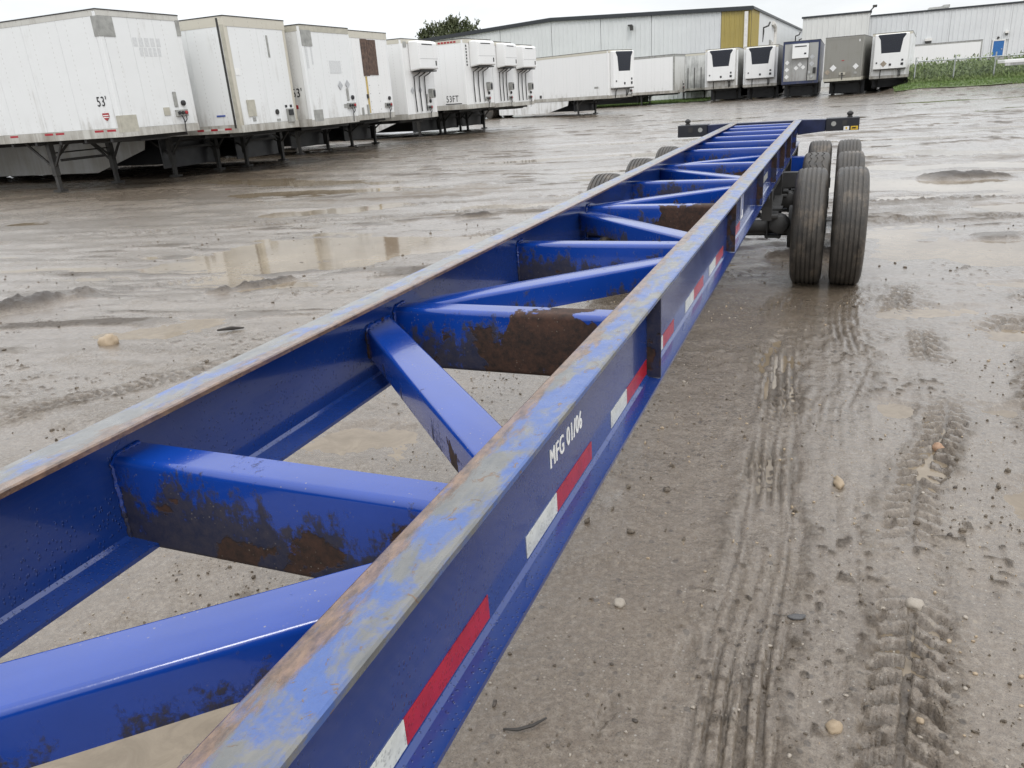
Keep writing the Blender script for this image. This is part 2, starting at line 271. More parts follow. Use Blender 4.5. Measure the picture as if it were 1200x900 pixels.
# ------------------------------------------------------------------ mesh builder
class MB:
    def __init__(s): s.v = []; s.f = []; s.mi = []; s.cur = 0
    def add(s, vs, fs, mi=None):
        o = len(s.v); s.v += [tuple(p) for p in vs]; s.f += [tuple(i + o for i in f) for f in fs]; s.mi += [s.cur if mi is None else mi] * len(fs); return s
    def box(s, x0, x1, y0, y1, z0, z1):
        return s.add([(x0, y0, z0), (x1, y0, z0), (x1, y1, z0), (x0, y1, z0), (x0, y0, z1), (x1, y0, z1), (x1, y1, z1), (x0, y1, z1)],
                     [(0, 3, 2, 1), (4, 5, 6, 7), (0, 1, 5, 4), (1, 2, 6, 5), (2, 3, 7, 6), (3, 0, 4, 7)])
    def bar(s, a, b, w, h, up=(0, 0, 1)):
        a, b = Vector(a), Vector(b); d = (b - a).normalized(); up = Vector(up)
        if abs(d.dot(up)) > 0.98: up = Vector((1, 0, 0))
        r = d.cross(up).normalized() * w / 2; u = r.cross(d).normalized() * h / 2
        P = [p + q for p in (a, b) for q in (-r - u, r - u, r + u, -r + u)]
        return s.add(P, [(3, 2, 1, 0), (4, 5, 6, 7), (0, 1, 5, 4), (1, 2, 6, 5), (2, 3, 7, 6), (3, 0, 4, 7)])
    def tube(s, pts, r, n=8, caps=True):
        pts = [Vector(p) for p in pts]; rs = r if hasattr(r, '__len__') else [r] * len(pts)
        vs = []; prev = None
        for i, p in enumerate(pts):
            d = (pts[min(i + 1, len(pts) - 1)] - pts[max(i - 1, 0)]).normalized()
            if prev is None: a = d.orthogonal().normalized()
            else:
                a = prev - d * prev.dot(d); a = a.normalized() if a.length > 1e-6 else d.orthogonal().normalized()
            prev = a; b = d.cross(a)
            for k in range(n):
                t = 2 * math.pi * k / n; vs.append(p + (a * math.cos(t) + b * math.sin(t)) * rs[i])
        fs = []
        for i in range(len(pts) - 1):
            for k in range(n): fs.append((i * n + k, i * n + (k + 1) % n, (i + 1) * n + (k + 1) % n, (i + 1) * n + k))
        if caps: fs.append(tuple(reversed(range(n)))); fs.append(tuple(range((len(pts) - 1) * n, len(pts) * n)))
        return s.add(vs, fs)
    def prism(s, poly, origin, u, v, w):
        o, u, v, w = map(Vector, (origin, u, v, w)); n = len(poly)
        vs = [o + u * a + v * b for a, b in poly] + [o + u * a + v * b + w for a, b in poly]
        return s.add(vs, [tuple(reversed(range(n))), tuple(range(n, 2 * n))] + [(i, (i + 1) % n, n + (i + 1) % n, n + i) for i in range(n)])
    def loft(s, A, B, caps=True):
        n = len(A); fs = [(i, (i + 1) % n, n + (i + 1) % n, n + i) for i in range(n)]
        if caps: fs += [tuple(reversed(range(n))), tuple(range(n, 2 * n))]
        return s.add(list(A) + list(B), fs)
    def lathe(s, prof, axis='x', c=(0, 0, 0), n=32):      # prof: (along, radius)
        vs = []
        for a, r in prof:
            for k in range(n):
                t = 2 * math.pi * k / n; p, q = r * math.cos(t), r * math.sin(t)
                P = {'x': (a, p, q), 'y': (p, a, q), 'z': (p, q, a)}[axis]; vs.append((P[0] + c[0], P[1] + c[1], P[2] + c[2]))
        fs = []
        for i in range(len(prof) - 1):
            for k in range(n): fs.append((i * n + k, i * n + (k + 1) % n, (i + 1) * n + (k + 1) % n, (i + 1) * n + k))
        if prof[0][1] > 1e-5: fs.append(tuple(reversed(range(n))))
        if prof[-1][1] > 1e-5: fs.append(tuple(range((len(prof) - 1) * n, len(prof) * n)))
        return s.add(vs, fs)
    def mesh(s, name, mats, smooth=False):
        me = bpy.data.meshes.new(name); me.from_pydata(s.v, [], s.f)
        for m in (mats if isinstance(mats, (list, tuple)) else [mats]): me.materials.append(M[m] if isinstance(m, str) else m)
        me.polygons.foreach_set('material_index', s.mi)
        bm = bmesh.new(); bm.from_mesh(me); bmesh.ops.recalc_face_normals(bm, faces=bm.faces); bm.to_mesh(me); bm.free()
        if smooth: me.shade_smooth(); me.set_sharp_from_angle(angle=R_(38))
        me.update(); return me
    def build(s, name, mats, parent=None, smooth=False, bevel=0.0, loc=None):
        return link(name, s.mesh(name, mats, smooth), parent, bevel, loc)
def link(name, me, parent=None, bevel=0.0, loc=None):
    o = bpy.data.objects.new(name, me); COL.objects.link(o); o.parent = parent
    if loc is not None: o.location = loc
    if bevel:
        b = o.modifiers.new('bevel', 'BEVEL'); b.width = bevel; b.segments = 2; b.limit_method = 'ANGLE'; b.angle_limit = R_(50)
    return o
def tag(o, label=None, cat=None, group=None, kind=None):
    for k, v in (('label', label), ('category', cat), ('group', group), ('kind', kind)):
        if v: o[k] = v
    return o
def empty(name, loc, rz=0.0, **k):
    o = bpy.data.objects.new(name, None); COL.objects.link(o); o.location = loc; o.rotation_euler = (0, 0, rz); o.empty_display_size = 0.3
    return tag(o, **k)
def copy_tree(o, parent=None):
    c = o.copy(); COL.objects.link(c); c.parent = parent
    for ch in list(o.children): copy_tree(ch, c)
    return c
_tc = {}
def text_mesh(body, size, sx=1.0, bold=0.0, extr=0.0008):
    cu = bpy.data.curves.new('lettering', 'FONT'); cu.body = body; cu.size = size; cu.extrude = extr; cu.offset = bold; cu.space_character = 1.14
    t = bpy.data.objects.new('lettering', cu); COL.objects.link(t)
    bpy.context.view_layer.update(); dg = bpy.context.evaluated_depsgraph_get()
    me = bpy.data.meshes.new_from_object(t.evaluated_get(dg)); bpy.data.objects.remove(t); bpy.data.curves.remove(cu)
    me.transform(Matrix.Diagonal((sx, 1, 1, 1))); return me
def text(name, body, size, mat, parent, origin, u, v, sx=1.0, bold=0.0):     # every character is a part of its own
    me = text_mesh(body, size, sx, 0.0); u, v = Vector(u), Vector(v); w = u.cross(v)
    m = Matrix((u, v, w)).transposed().to_4x4(); m.translation = Vector(origin); me.transform(m)
    bm = bmesh.new(); bm.from_mesh(me); bpy.data.meshes.remove(me); seen = set(); out = []
    for f0 in bm.faces:
        if f0.index in seen: continue
        st = [f0]; seen.add(f0.index); isl = []
        while st:
            f = st.pop(); isl.append(f)
            for e in f.edges:
                for g in e.link_faces:
                    if g.index not in seen: seen.add(g.index); st.append(g)
        g_ = MB(); ix = {}
        for f in isl:
            for q in f.verts:
                if q.index not in ix: ix[q.index] = len(ix)
        P = [None] * len(ix)
        for k, i in ix.items(): P[i] = bm.verts[k].co.copy() if hasattr(bm.verts, 'ensure_lookup_table') and bm.verts.ensure_lookup_table() is None else None
        F = [tuple(ix[q.index] for q in f.verts) for f in isl]
        g_.add(P, F)
        if bold: g_.add([p + u * bold + v * bold * .3 + w * .0004 for p in P], F)
        out.append(g_.build('letter', mat, parent))
    bm.free(); return out

# ------------------------------------------------------------------ value noise on arrays
def vnoise(x, y, seed=0):
    xi = np.floor(x).astype(np.int64); yi = np.floor(y).astype(np.int64); fx = x - xi; fy = y - yi
    fx = fx * fx * fx * (fx * (fx * 6 - 15) + 10); fy = fy * fy * fy * (fy * (fy * 6 - 15) + 10)
    def hsh(a, b):
        h = (a * 374761393 + b * 668265263 + seed * 1442695041) & 0xffffffff
        h = ((h ^ (h >> 13)) * 1274126177) & 0xffffffff; h = h ^ (h >> 16); return (h & 0xffff) / 32767.5 - 1.0
    a = hsh(xi, yi); b = hsh(xi + 1, yi); c = hsh(xi, yi + 1); d = hsh(xi + 1, yi + 1)
    return (a + (b - a) * fx) * (1 - fy) + (c + (d - c) * fx) * fy
def fbm(x, y, oct=4, seed=0, gain=0.5):
    t = 0; a = 1; n = 0
    for i in range(oct):
        t = t + a * vnoise(x, y, seed + i * 17); n += a; a *= gain; x = x * 2.03 + 11.3; y = y * 2.03 + 5.7
    return t / n
def sst(x, a, b):
    t = np.clip((x - a) / (b - a), 0, 1); return t * t * (3 - 2 * t)

# ------------------------------------------------------------------ ground
def macro(x, y):
    z = 0.13 * sst(-x, 6, 16) * (1 - sst(y, 26, 52))
    z = z + 0.55 * sst(x, 2.2, 5.0) * sst(y, 61, 66.5)
    return z + 0.1 * sst(y, 50, 62)
PUD = [  # cx, cy, rx, ry, angle, depth
 (-6.3, 8.3, 2.6, 1.5, 50, .06), (-5.75, 5.0, .9, .32, 35, .03), (-13.5, 16.6, 4.6, .8, -4, .07), (-9.5, 15.0, 2.4, .55, 20, .065), (-8.2, 12.3, 1.6, .5, 30, .06), (-5.0, 12.6, 1.5, .4, 15, .06),
 (2.6, 17.0, 2.5, .6, 0, .085), (2.4, 14.0, 2.1, .62, -12, .085), (1.5, 9.2, 1.6, .72, -8, .085), (2.8, 11.9, 1.2, .45, 0, .08), (2.2, 7.6, .9, .32, 0, .065), (1.5, 6.1, .5, .2, 0, .05), (.8, 6.6, .5, .2, 20, .03),
 (.43, 4.5, .17, .12, 0, .03), (.55, 3.75, .06, .22, 0, .03), (.88, 3.55, .1, .2, 0, .03), (1.0, 4.6, .22, .1, 0, .03), (-.34, 2.15, .035, .09, 0, .02), (-.53, 1.77, .03, .09, -10, .02),
 (-2.0, 1.25, .55, .26, 20, .06), (-1.2, 1.12, .3, .2, 0, .05), (-2.4, 3.4, .45, .28, 20, .05), (-3.05, 3.9, .26, .12, 30, .03), (-1.1, 3.1, .2, .12, 0, .03), (-.29, 5.6, .04, .32, -8, .02), (-.14, 5.2, .1, .12, 0, .02),
 (3.4, 15.9, 1.3, .22, 0, .05), (1.0, 12.9, .6, .25, 0, .05), (4.2, 10.2, 1.3, .3, 0, .05), (2.6, 19.5, 2.4, .45, 0, .05), (6, 17.5, 2, .6, 0, .05), (5.5, 14.2, 1.8, .5, -5, .05), (5, 21, 2.2, .5, 0, .05), (7, 27, 3, .6, 0, .05), (2, 24, 1.6, .5, 0, .05), (8, 36, 4, .8, 0, .05), (-9, 21, 2.4, .4, 22, .04), (-6, 27, 3, .6, 15, .05), (-3.5, 22, 2, .5, 10, .05), (-1, 36, 4, .8, 0, .05), (-8, 40, 4, .8, 8, .05), (5, 48, 5, 1.0, 0, .05), (-4, 14, 1.2, .35, 25, .04), (-4.2, 18, 1.6, .4, 15, .04)]
MOUND = [(-7.9, 5.45, .75, .22, 62, .075), (-5.9, 6.72, .62, .10, 54, .055), (2.1, 15.25, .85, .45, 0, .06), (-5.3, 11.2, .5, .12, 30, .05), (3.4, 8.3, .9, .25, 20, .08), (-.15, 8.6, .5, .3, 0, .05)]
TRK = [  # x0,y0 -> x1,y1, width, depth, tread pitch, seed
 (-.10, .8, -.30, 6.9, .24, .018, 0.0, 1), (.12, 4.2, .16, 7.3, .26, .014, 0.0, 16), (.22, 1.2, .62, 4.6, .20, .028, .085, 2), (.62, 4.6, .75, 7.5, .20, .018, .085, 3), (-.22, 3.4, .0, 5.4, .17, .022, .07, 4), (.95, 2.5, 1.4, 6.5, .20, .03, .09, 5), (.18, 5.2, .6, 7.4, .2, .014, .08, 8),
 (-9, 12.0, -2.8, 14.5, .30, .03, 0.0, 6), (-12, 9.0, -3.0, 13.0, .30, .03, .1, 7), (-9, 4.2, -4.2, 10.2, .28, .02, .1, 9), (.5, 12.5, 6, 13.4, .3, .035, .1, 10), (.5, 10.7, 5, 12.2, .3, .03, .1, 11), (1.2, 6.2, 3.2, 10.5, .26, .025, .1, 12), (.3, 18.8, 9, 20.0, .35, .04, 0, 13), (-5, 3.1, -3.2, 5.8, .2, .015, .08, 14)]
def ground_height(x, y):
    r = np.hypot(x, y); fade = 1 - sst(r, 30, 70) * .5
    warp = 0.6 * fbm(x / 3.1, y / 3.1, 3, 91)
    near = 1 - sst(r, 9, 16)
    h = 0.020 * fbm(x / 2.4, y / 2.4, 4, 3)
    # ruts run across the yard on the far ground, along the chassis on the near right
    a = math.radians(16); u = x * math.cos(a) + y * math.sin(a); v = -x * math.sin(a) + y * math.cos(a) + warp * .5
    rutA = fbm(u / 3.4, v / 0.55, 4, 21); rutB = fbm((x + .1 * warp) / 0.16, y / 1.5, 4, 33)
    wB = sst(x, -1.0, -.1) * (1 - sst(y, 6.5, 9))
    h = h + 0.034 * rutA * (1 - wB) * sst(r, 3, 9) * fade + 0.010 * rutA * (1 - wB) + 0.009 * rutB * wB + .004 * fbm((x + .06 * warp) / .05, y / .9, 3, 35) * wB
    dark = np.zeros_like(h); wet = np.zeros_like(h)
    for cx, cy, rx, ry, an, dp in PUD:
        ca, sa = math.cos(math.radians(an)), math.sin(math.radians(an)); dx, dy = x - cx, y - cy
        R = 1.5 * max(rx, ry)
        m = (np.abs(dx) < R * 1.6) & (np.abs(dy) < R * 1.6)
        if not m.any(): continue
        dx, dy = dx[m], dy[m]; p = (dx * ca + dy * sa) / rx; q = (-dx * sa + dy * ca) / ry
        sc = min(rx, ry); d = np.sqrt(p * p + q * q) + .75 * fbm(x[m] / (sc * 1.2), y[m] / (sc * 1.2), 6, 41, .6)
        k = 1 - sst(d, .3, 1.35); h[m] = h[m] * (1 - .45 * k) - (dp * .62 + .006) * k; wet[m] = np.maximum(wet[m], 1 - sst(d, .9, 1.8))
    cl = fbm(x / .055, y / .055, 3, 71) * near
    for cx, cy, rx, ry, an, ht in MOUND:
        ca, sa = math.cos(math.radians(an)), math.sin(math.radians(an)); dx, dy = x - cx, y - cy
        p = (dx * ca + dy * sa) / rx; q = (-dx * sa + dy * ca) / ry
        d = np.sqrt(p * p + q * q) + .5 * fbm(x / .3, y / .3, 5, 51, .6)
        k = 1 - sst(d, .35, 1.05); h = h + k * (ht * (1 + .35 * cl + .5 * fbm(x / .16, y / .16, 4, 52)) + .02); dark = np.maximum(dark, k)
    for x0, y0, x1, y1, w, dp, pit, sd in TRK:
        L = math.hypot(x1 - x0, y1 - y0); tx, ty = (x1 - x0) / L, (y1 - y0) / L
        s = (x - x0) * tx + (y - y0) * ty
        m = (s > -.5) & (s < L + .5)
        m &= np.abs((x - x0) * ty - (y - y0) * tx) < w * 2 + .3
        if not m.any(): continue
        s = s[m]; t = (x[m] - x0) * ty - (y[m] - y0) * tx + .10 * w / .2 * vnoise(s / 1.1, s * 0 + sd, sd)
        edge = w / 2 * (1 + .2 * vnoise(s / .13, s * 0, sd + 5))
        e = np.clip(sst(s, -.3, .4) * (1 - sst(s, L - .4, L + .3)) * (.6 + .8 * vnoise(s / .55, t / .25, sd + 9)), 0, 1)
        inn = 1 - sst(np.abs(t), edge * .85, edge * 1.1); rid = np.exp(-((np.abs(t) - edge * 1.3) / (edge * .3)) ** 2)
        rag = .8 + .4 * vnoise(x[m] / .045, y[m] / .045, sd + 3)
        if pit: lug = sst(np.sin(2 * math.pi * (s + np.abs(t) * .55 * np.sign(np.sin(sd)) + .014 * vnoise(s / .09, t / .07, sd) + .03 * vnoise(s / .4, t / .3, sd + 2)) / pit) + .22 * vnoise(s / .03, t / .03, sd + 4), -.04, .10) * (np.abs(t) > edge * .12)
        else: lug = sst(fbm(t / .022, s / .55, 3, sd + 7, .6) + .35 * np.sin(2 * math.pi * t / .05), -.12, .22)
        h[m] += e * (inn * (-dp * .8 + dp * 1.5 * lug * rag) + rid * dp * .6 * rag)
        dark[m] = np.maximum(dark[m], e * inn * (1 - lug) * .5 * (r[m] < 25))  # tread-groove shade put into the soil colour
        wet[m] = np.maximum(wet[m], e * inn * .45)
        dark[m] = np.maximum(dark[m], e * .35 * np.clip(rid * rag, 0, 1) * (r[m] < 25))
    mic = near * (0.0065 * fbm(x / .11, y / .11, 5, 61, .62) + 0.0040 * np.maximum(0, cl) ** 1.0) * (1 - .35 * (wet > .85))
    # loose clods
    ck = vnoise(x / .6, y / .6, 81) + .5 * vnoise(x / 2.5, y / 2.5, 82)
    cm = np.clip((vnoise(x / .035, y / .035, 83) - .55) / .3, 0, 1) * sst(ck, .25, .8) * (1 - sst(r, 10, 14)) * (1 - sst(wet, .5, .9))
    h = h + mic + .012 * cm; dark = np.maximum(dark, .55 * cm)
    fm = np.clip((fbm(u / .9, v / .2, 4, 85) - .12) / .22, 0, 1) * sst(fbm(x / 3.5, y / 2, 3, 86), -.12, .25) * sst(r, 4, 7) * (1 - wB)
    h = h + .016 * fm * fade; dark = np.maximum(dark, .6 * fm)
    bm_ = sst(fbm(u / 3.6, v / .5, 4, 95), .05, .45) * sst(r, 7, 12); dark = np.maximum(dark, .25 * bm_)
    wet = np.maximum(wet, np.clip(.62 - h * 9 - .55 * dark, 0, .9))
    return h, wet, dark
def polar_grid(az0, az1, daz_f, r0, r1, ratios):
    az = np.concatenate([np.linspace(-180, az0, 60, endpoint=False), np.arange(az0, az1, daz_f), np.linspace(az1, 180, 60, endpoint=True)])
    rs = [r0]
    while rs[-1] < r1: rs.append(rs[-1] * (1 + np.interp(rs[-1], ratios[0], ratios[1])))
    return np.radians(az), np.array(rs)
def grid_mesh(name, X, Y, Z, mat, attrs=None):
    nr, na = X.shape
    co = np.stack([X, Y, Z], -1).reshape(-1, 3).astype(np.float32)
    i = np.arange(nr * na).reshape(nr, na)
    q = np.stack([i[:-1, :-1], i[:-1, 1:], i[1:, 1:], i[1:, :-1]], -1).reshape(-1, 4)[:, ::-1]
    me = bpy.data.meshes.new(name); me.vertices.add(len(co)); me.vertices.foreach_set('co', co.ravel())
    me.loops.add(q.size); me.loops.foreach_set('vertex_index', q.ravel().astype(np.int32))
    me.polygons.add(len(q)); me.polygons.foreach_set('loop_start', np.arange(0, q.size, 4, dtype=np.int32)); me.polygons.foreach_set('loop_total', np.full(len(q), 4, np.int32))
    me.update(calc_edges=True)
    for k, a in (attrs or {}).items():
        at = me.attributes.new(k, 'FLOAT', 'POINT'); at.data.foreach_set('value', a.ravel().astype(np.float32))
    me.materials.append(M[mat]); me.shade_smooth(); return me
az, rs = polar_grid(-60, 48, .15, .12, 700, ([0, .85, .95, 3, 9, 14, 25, 60, 700], [.12, .12, .0048, .0038, .0046, .006, .010, .02, .06]))
A, RR = np.meshgrid(az, rs); GX, GY = RR * np.sin(A), RR * np.cos(A)
H, WET, DRK = ground_height(GX.ravel(), GY.ravel())
H = H.reshape(GX.shape)
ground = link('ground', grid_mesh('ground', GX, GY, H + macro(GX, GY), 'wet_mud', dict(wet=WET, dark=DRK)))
tag(ground, 'muddy rutted truck yard with puddles and tyre tracks', kind='structure')
az, rs = polar_grid(-62, 52, 1.0, .3, 58, ([0, 60], [.04, .04])); A, RR = np.meshgrid(az, rs); X2, Y2 = RR * np.sin(A), RR * np.cos(A)
water = link('puddle_water', grid_mesh('puddle_water', X2, Y2, macro(X2, Y2) - .0215, 'muddy_water'))
tag(water, 'shallow muddy puddle water lying in the ruts of the yard', kind='structure')
def gz(x, y): return float(macro(np.array([float(x)]), np.array([float(y)]))[0])
def gh(x, y): return gz(x, y) + float(ground_height(np.array([float(x)]), np.array([float(y)]))[0][0])

# ------------------------------------------------------------------ the blue container chassis
CX = -0.945; WR, WL = -0.511, -1.380; ZT = 1.2; DEP = 0.29; FW = 0.05; Y0, Y1 = -1.7, 11.95
ch = empty('container_chassis', (CX, 0, 0), label='long blue steel container chassis with open ladder frame and three dual-wheel axles', cat='trailer chassis')
WO = -.035          # the left web stands near the outer edge of its flange
def rail(xw, side, wo=0.0):
    g = MB(); t = .013; x = 0
    L = Y1 - Y0; n = 28
    def extr(poly, mi_top=None):
        for k in range(1):
            A = [(px, Y0, pz) for px, pz in poly]; B = [(px, Y1, pz) for px, pz in poly]; g.loft(A, B)
    g.cur = 0; extr([(wo - .004, -DEP + t), (wo + .004, -DEP + t), (wo + .004, -t), (wo - .004, -t)])
    extr([(-FW, -DEP), (FW, -DEP), (FW, -DEP + t * .75), (wo + .012, -DEP + t), (wo + .0041, -DEP + t + .008), (wo - .0041, -DEP + t + .008), (wo - .012, -DEP + t), (-FW, -DEP + t * .75)])
    g.cur = 1; extr([(-FW, -t), (FW, -t), (FW, -.003), (FW - .004, 0), (-FW + .004, 0), (-FW, -.003)])
    o = g.build('side_rail', ['blue_web', 'worn_top_right' if side > 0 else 'worn_top_left'], ch, loc=(xw - CX, 0, ZT))
    # outer stiffener plates
    for y in (2.29, 4.27, 5.95, 7.3, 8.4, 9.5, 10.7):
        b = MB().box(*sorted((wo + side * .0042, side * (FW - .002))), y, y + .01, -DEP + t + .001, -t - .001); b.build('stiffener', 'blue_filthy', o)
    return o
railR, railL = rail(WR, 1), rail(WL, -1, WO)
# reflective tape: white + red pairs on the outer webs
tw = None
for o, s in ((railR, 1), (railL, -1)):
    for y, dw, dr in ((.52, .19, .30), (1.2, .187, .27), (1.845, .175, .262), (2.34, .20, .205), (2.99, .2, .26), (3.63, .21, .28), (4.42, .2, .27)):
        for nm, a, b, m in (('tape', y, y + dw, 'tape_white'), ('tape', y + dw + .001, y + dw + dr, 'tape_red')):
            MB().box(*sorted(((WO if s < 0 else 0) + s * .0043, (WO if s < 0 else 0) + s * .0056)), a, b, -.262, -.214).build('reflective_tape', m, o)
text('lettering', 'MFG 01/06', .062, 'white_decal', railR, (.0054, 1.355, -.142), (0, 1, 0), (0, 0, 1), sx=.72, bold=.0013)
MB().box(.0043, .0056, 4.92, 5.04, -.21, -.03).build('decal', 'white_decal', railR)
for k, (a, b) in enumerate(((4.94, 4.97), (4.99, 5.02))): MB().box(.0057, .0064, a, b, -.19 + .03 * k, -.06).build('decal', 'blue_ink', railR)
MB().box(.0043, .02, 4.36, 4.40, -.09, -.05).build('marker_light', 'orange_lens', railR)
MB().box(.0043, .0056, 6.3, 6.9, -.19, -.14).build('decal', 'plate_grey', railR)

XA, XB = WL + WO + .0045 - CX, WR - .0045 - CX
def arc(cx, cz, r, a0, a1, n=5): return [(cx + r * math.cos(R_(a0 + (a1 - a0) * k / n)), cz + r * math.sin(R_(a0 + (a1 - a0) * k / n))) for k in range(n + 1)]
def channel(y, z, w=.085, hgt=.20, t=.006, r=.018):      # pressed C channel, open to the rear; y = front face
    out = [(w, z)] + [(p, q) for p, q in arc(r, z - r, r, 90, 180)] + [(0, z - hgt + r)] + [(p, q) for p, q in arc(r, z - hgt + r, r, 180, 270)][1:] + [(w, z - hgt)]
    inn = [(w, z - hgt + t)] + [(p, q) for p, q in arc(r, z - hgt + r, r - t, 270, 180)] + [(p, q) for p, q in arc(r, z - r, r - t, 180, 90)] + [(w, z - t)]
    poly = [(y + a, b) for a, b in out + inn]
    g = MB(); g.loft([(XA, a, b) for a, b in poly], [(XB, a, b) for a, b in poly]); return g
for i, (y, z, hh, m) in enumerate(((1.055, 1.12, .22, 'blue_dirty'), (2.28, 1.12, .22, 'blue_filthy'), (3.48, 1.115, .19, 'blue_dirty'), (4.67, 1.115, .19, 'blue_filthy'), (5.88, 1.115, .19, 'blue_dirty'), (7.1, 1.115, .19, 'blue_filthy'), (8.18, 1.15, .2, 'blue_dirty'), (8.95, 1.16, .2, 'blue_dirty'), (9.72, 1.165, .2, 'blue_paint'), (10.45, 1.17, .2, 'blue_paint'), (11.1, 1.175, .2, 'blue_paint'), (11.6, 1.18, .2, 'blue_paint'), (-.15, 1.12, .2, 'blue_dirty'), (-1.3, 1.12, .2, 'blue_dirty'))):
    channel(y, z, hgt=hh).build('crossmember', m, ch, smooth=True)
def brace(yl, yr, z=1.10, wy=.165, hgt=.10, r=.016, m='blue_brace'):
    yl = yl + (yl - yr) / .86 * .035
    poly = arc(r, z - r, r, 180, 90) + arc(wy - r, z - r, r, 90, 0) + [(wy, z - hgt), (0, z - hgt)]
    g = MB(); g.loft([(XA, yl - wy / 2 + a, b) for a, b in poly], [(XB, yr - wy / 2 + a, b) for a, b in poly]); return g.build('diagonal_brace', m, ch, smooth=True)
for yl, yr in ((.13, .955), (2.14, 1.235), (2.46, 3.38), (4.56, 3.68), (4.86, 5.77), (6.98, 6.06), (7.3, 8.06)): brace(yl, yr)
# weld beads where the members meet the left web
def weld(pts):
    g = MB(); P = []
    for a, b in zip(pts[:-1], pts[1:]):
        a, b = Vector(a), Vector(b); n = max(2, int((b - a).length / .008))
        for k in range(n): P.append(a.lerp(b, k / n) + Vector((rng.uniform(-.0015, .0015), rng.uniform(-.002, .002), rng.uniform(-.002, .002))))
    g.tube(P, [rng.uniform(.004, .0075) for _ in P], 6); return g.build('weld_bead', 'blue_filthy', ch, smooth=True)
for y in (1.055, 2.28, 3.48, 4.67):
    weld([(XA + .003, y - .002, .918), (XA + .003, y - .002, 1.105), (XA + .003, y + .018, 1.122), (XA + .003, y + .088, 1.122)])
weld([(XA + .003, 2.089, 1.0), (XA + .003, 2.089, 1.09), (XA + .003, 2.107, 1.102), (XA + .003, 2.25, 1.102)])

# rear bolster with twist locks
bo = MB(); yb = 11.95
for s in (-1, 1):
    prof = [(s * .44, 1.2), (s * .80, 1.19), (s * .80, 1.035), (s * .44, 1.0)]
    bo.prism(prof, (0, yb + .02, 0), (1, 0, 0), (0, 0, 1), (0, .2, 0)); MB().box(*sorted((s * .802, s * 1.225)), yb, yb + .26, 1.035, 1.2).build('bolster_end', 'end_black', ch, bevel=.006)
bo.box(-.44, .44, yb + .01, yb + .2, 1.02, 1.195)
bol = bo.build('rear_bolster', 'navy_paint', ch, bevel=.006)
for s in (-1, 1):
    t = MB().lathe([(1.2, .035), (1.215, .035), (1.225, .025), (1.24, .042), (1.262, .042), (1.285, .012)], 'z', (s * 1.1, yb + .12, 0), 14); t.build('twist_lock', 'dark_steel', bol, smooth=True)
    MB().lathe([(yb - .004, .032), (yb - .001, .032)], 'y', (s * .9, 0, 1.13), 20).build('access_hole', 'plate_grey', bol)
    MB().box(s * 1.04 - .03, s * 1.04 + .03, yb - .003, yb - .0005, 1.10, 1.17).build('lock_plate', 'dark_steel', bol)
MB().box(1.03, 1.10, yb - .003, yb - .0006, 1.04, 1.09).build('sticker', 'placard', bol); MB().box(1.12, 1.21, yb - .003, yb - .0006, 1.04, 1.09).build('sticker', 'yellow_decal', bol)
MB().box(1.055, 1.075, yb - .0045, yb - .0031, 1.05, 1.08).build('sticker_print', 'yellow_decal', bol); MB().box(1.135, 1.185, yb - .0045, yb - .0031, 1.055, 1.075).build('sticker_print', 'black_ink', bol)

# tyres and axles
def tyre_mesh(kind):
    R, hw = .515, .136; g = MB()
    gr = [-.075, -.037, 0, .037, .075]; d = .012; w = .0055
    if kind == 'lug': gr = [-.06, 0, .06]; w = .007
    prof = [(-.105, .29), (-.128, .33), (-hw, .40), (-.131, .455), (-.118, .492), (-.104, .506)]
    for x in gr:
        base = R - 12 * (abs(x) ** 2.6) * .22; d = .0085
        prof += [(x - w - .001, base), (x - w + .001, base - d), (x + w - .001, base - d), (x + w + .001, base)]
    prof += [(.104, .506), (.118, .492), (.131, .455), (hw, .40), (.128, .33), (.105, .29)]
    n = 96; rnd = random.Random(3)
    vs = []; base = MB()
    for j, (a, r) in enumerate(prof):
        for k in range(n):
            t = 2 * math.pi * k / n; aa = a
            if kind == 'lug' and abs(a) < .1 and r > .49: aa = a + .008 * (1 if k % 4 < 2 else -1)
            rr = r
            if abs(a) > .100 and r > .485 and abs(a) < .12: rr = r - (.006 if k % 2 else 0)
            vs.append((aa, rr * math.cos(t), rr * math.sin(t)))
    fs = [(i * n + k, i * n + (k + 1) % n, (i + 1) * n + (k + 1) % n, (i + 1) * n + k) for i in range(len(prof) - 1) for k in range(n)]
    base.add(vs, fs); return base.mesh('tyre', 'tyre_rubber', True)
T_rib, T_lug = tyre_mesh('rib'), tyre_mesh('lug')
def rim_mesh(s):
    g = MB(); g.lathe([(s * .11, .292), (s * .10, .275), (s * .02, .262), (s * -.02, .20), (s * -.03, .11), (s * .02, .10), (s * .03, .05), (s * .03, .0)], 'x', (0, 0, 0), 28)
    for k in range(10): t = k * math.pi / 5; g.lathe([(s * -.028, .016), (s * .01, .016), (s * .012, .001)], 'x', (0, .155 * math.cos(t), .155 * math.sin(t)), 6)
    g.lathe([(s * -.11, .292), (s * -.10, .27), (s * .02, .262)], 'x', (0, 0, 0), 28)
    return g.mesh('rim', 'plate_grey', True)
RIMS = {1: rim_mesh(1), -1: rim_mesh(-1)}
ZW = .501
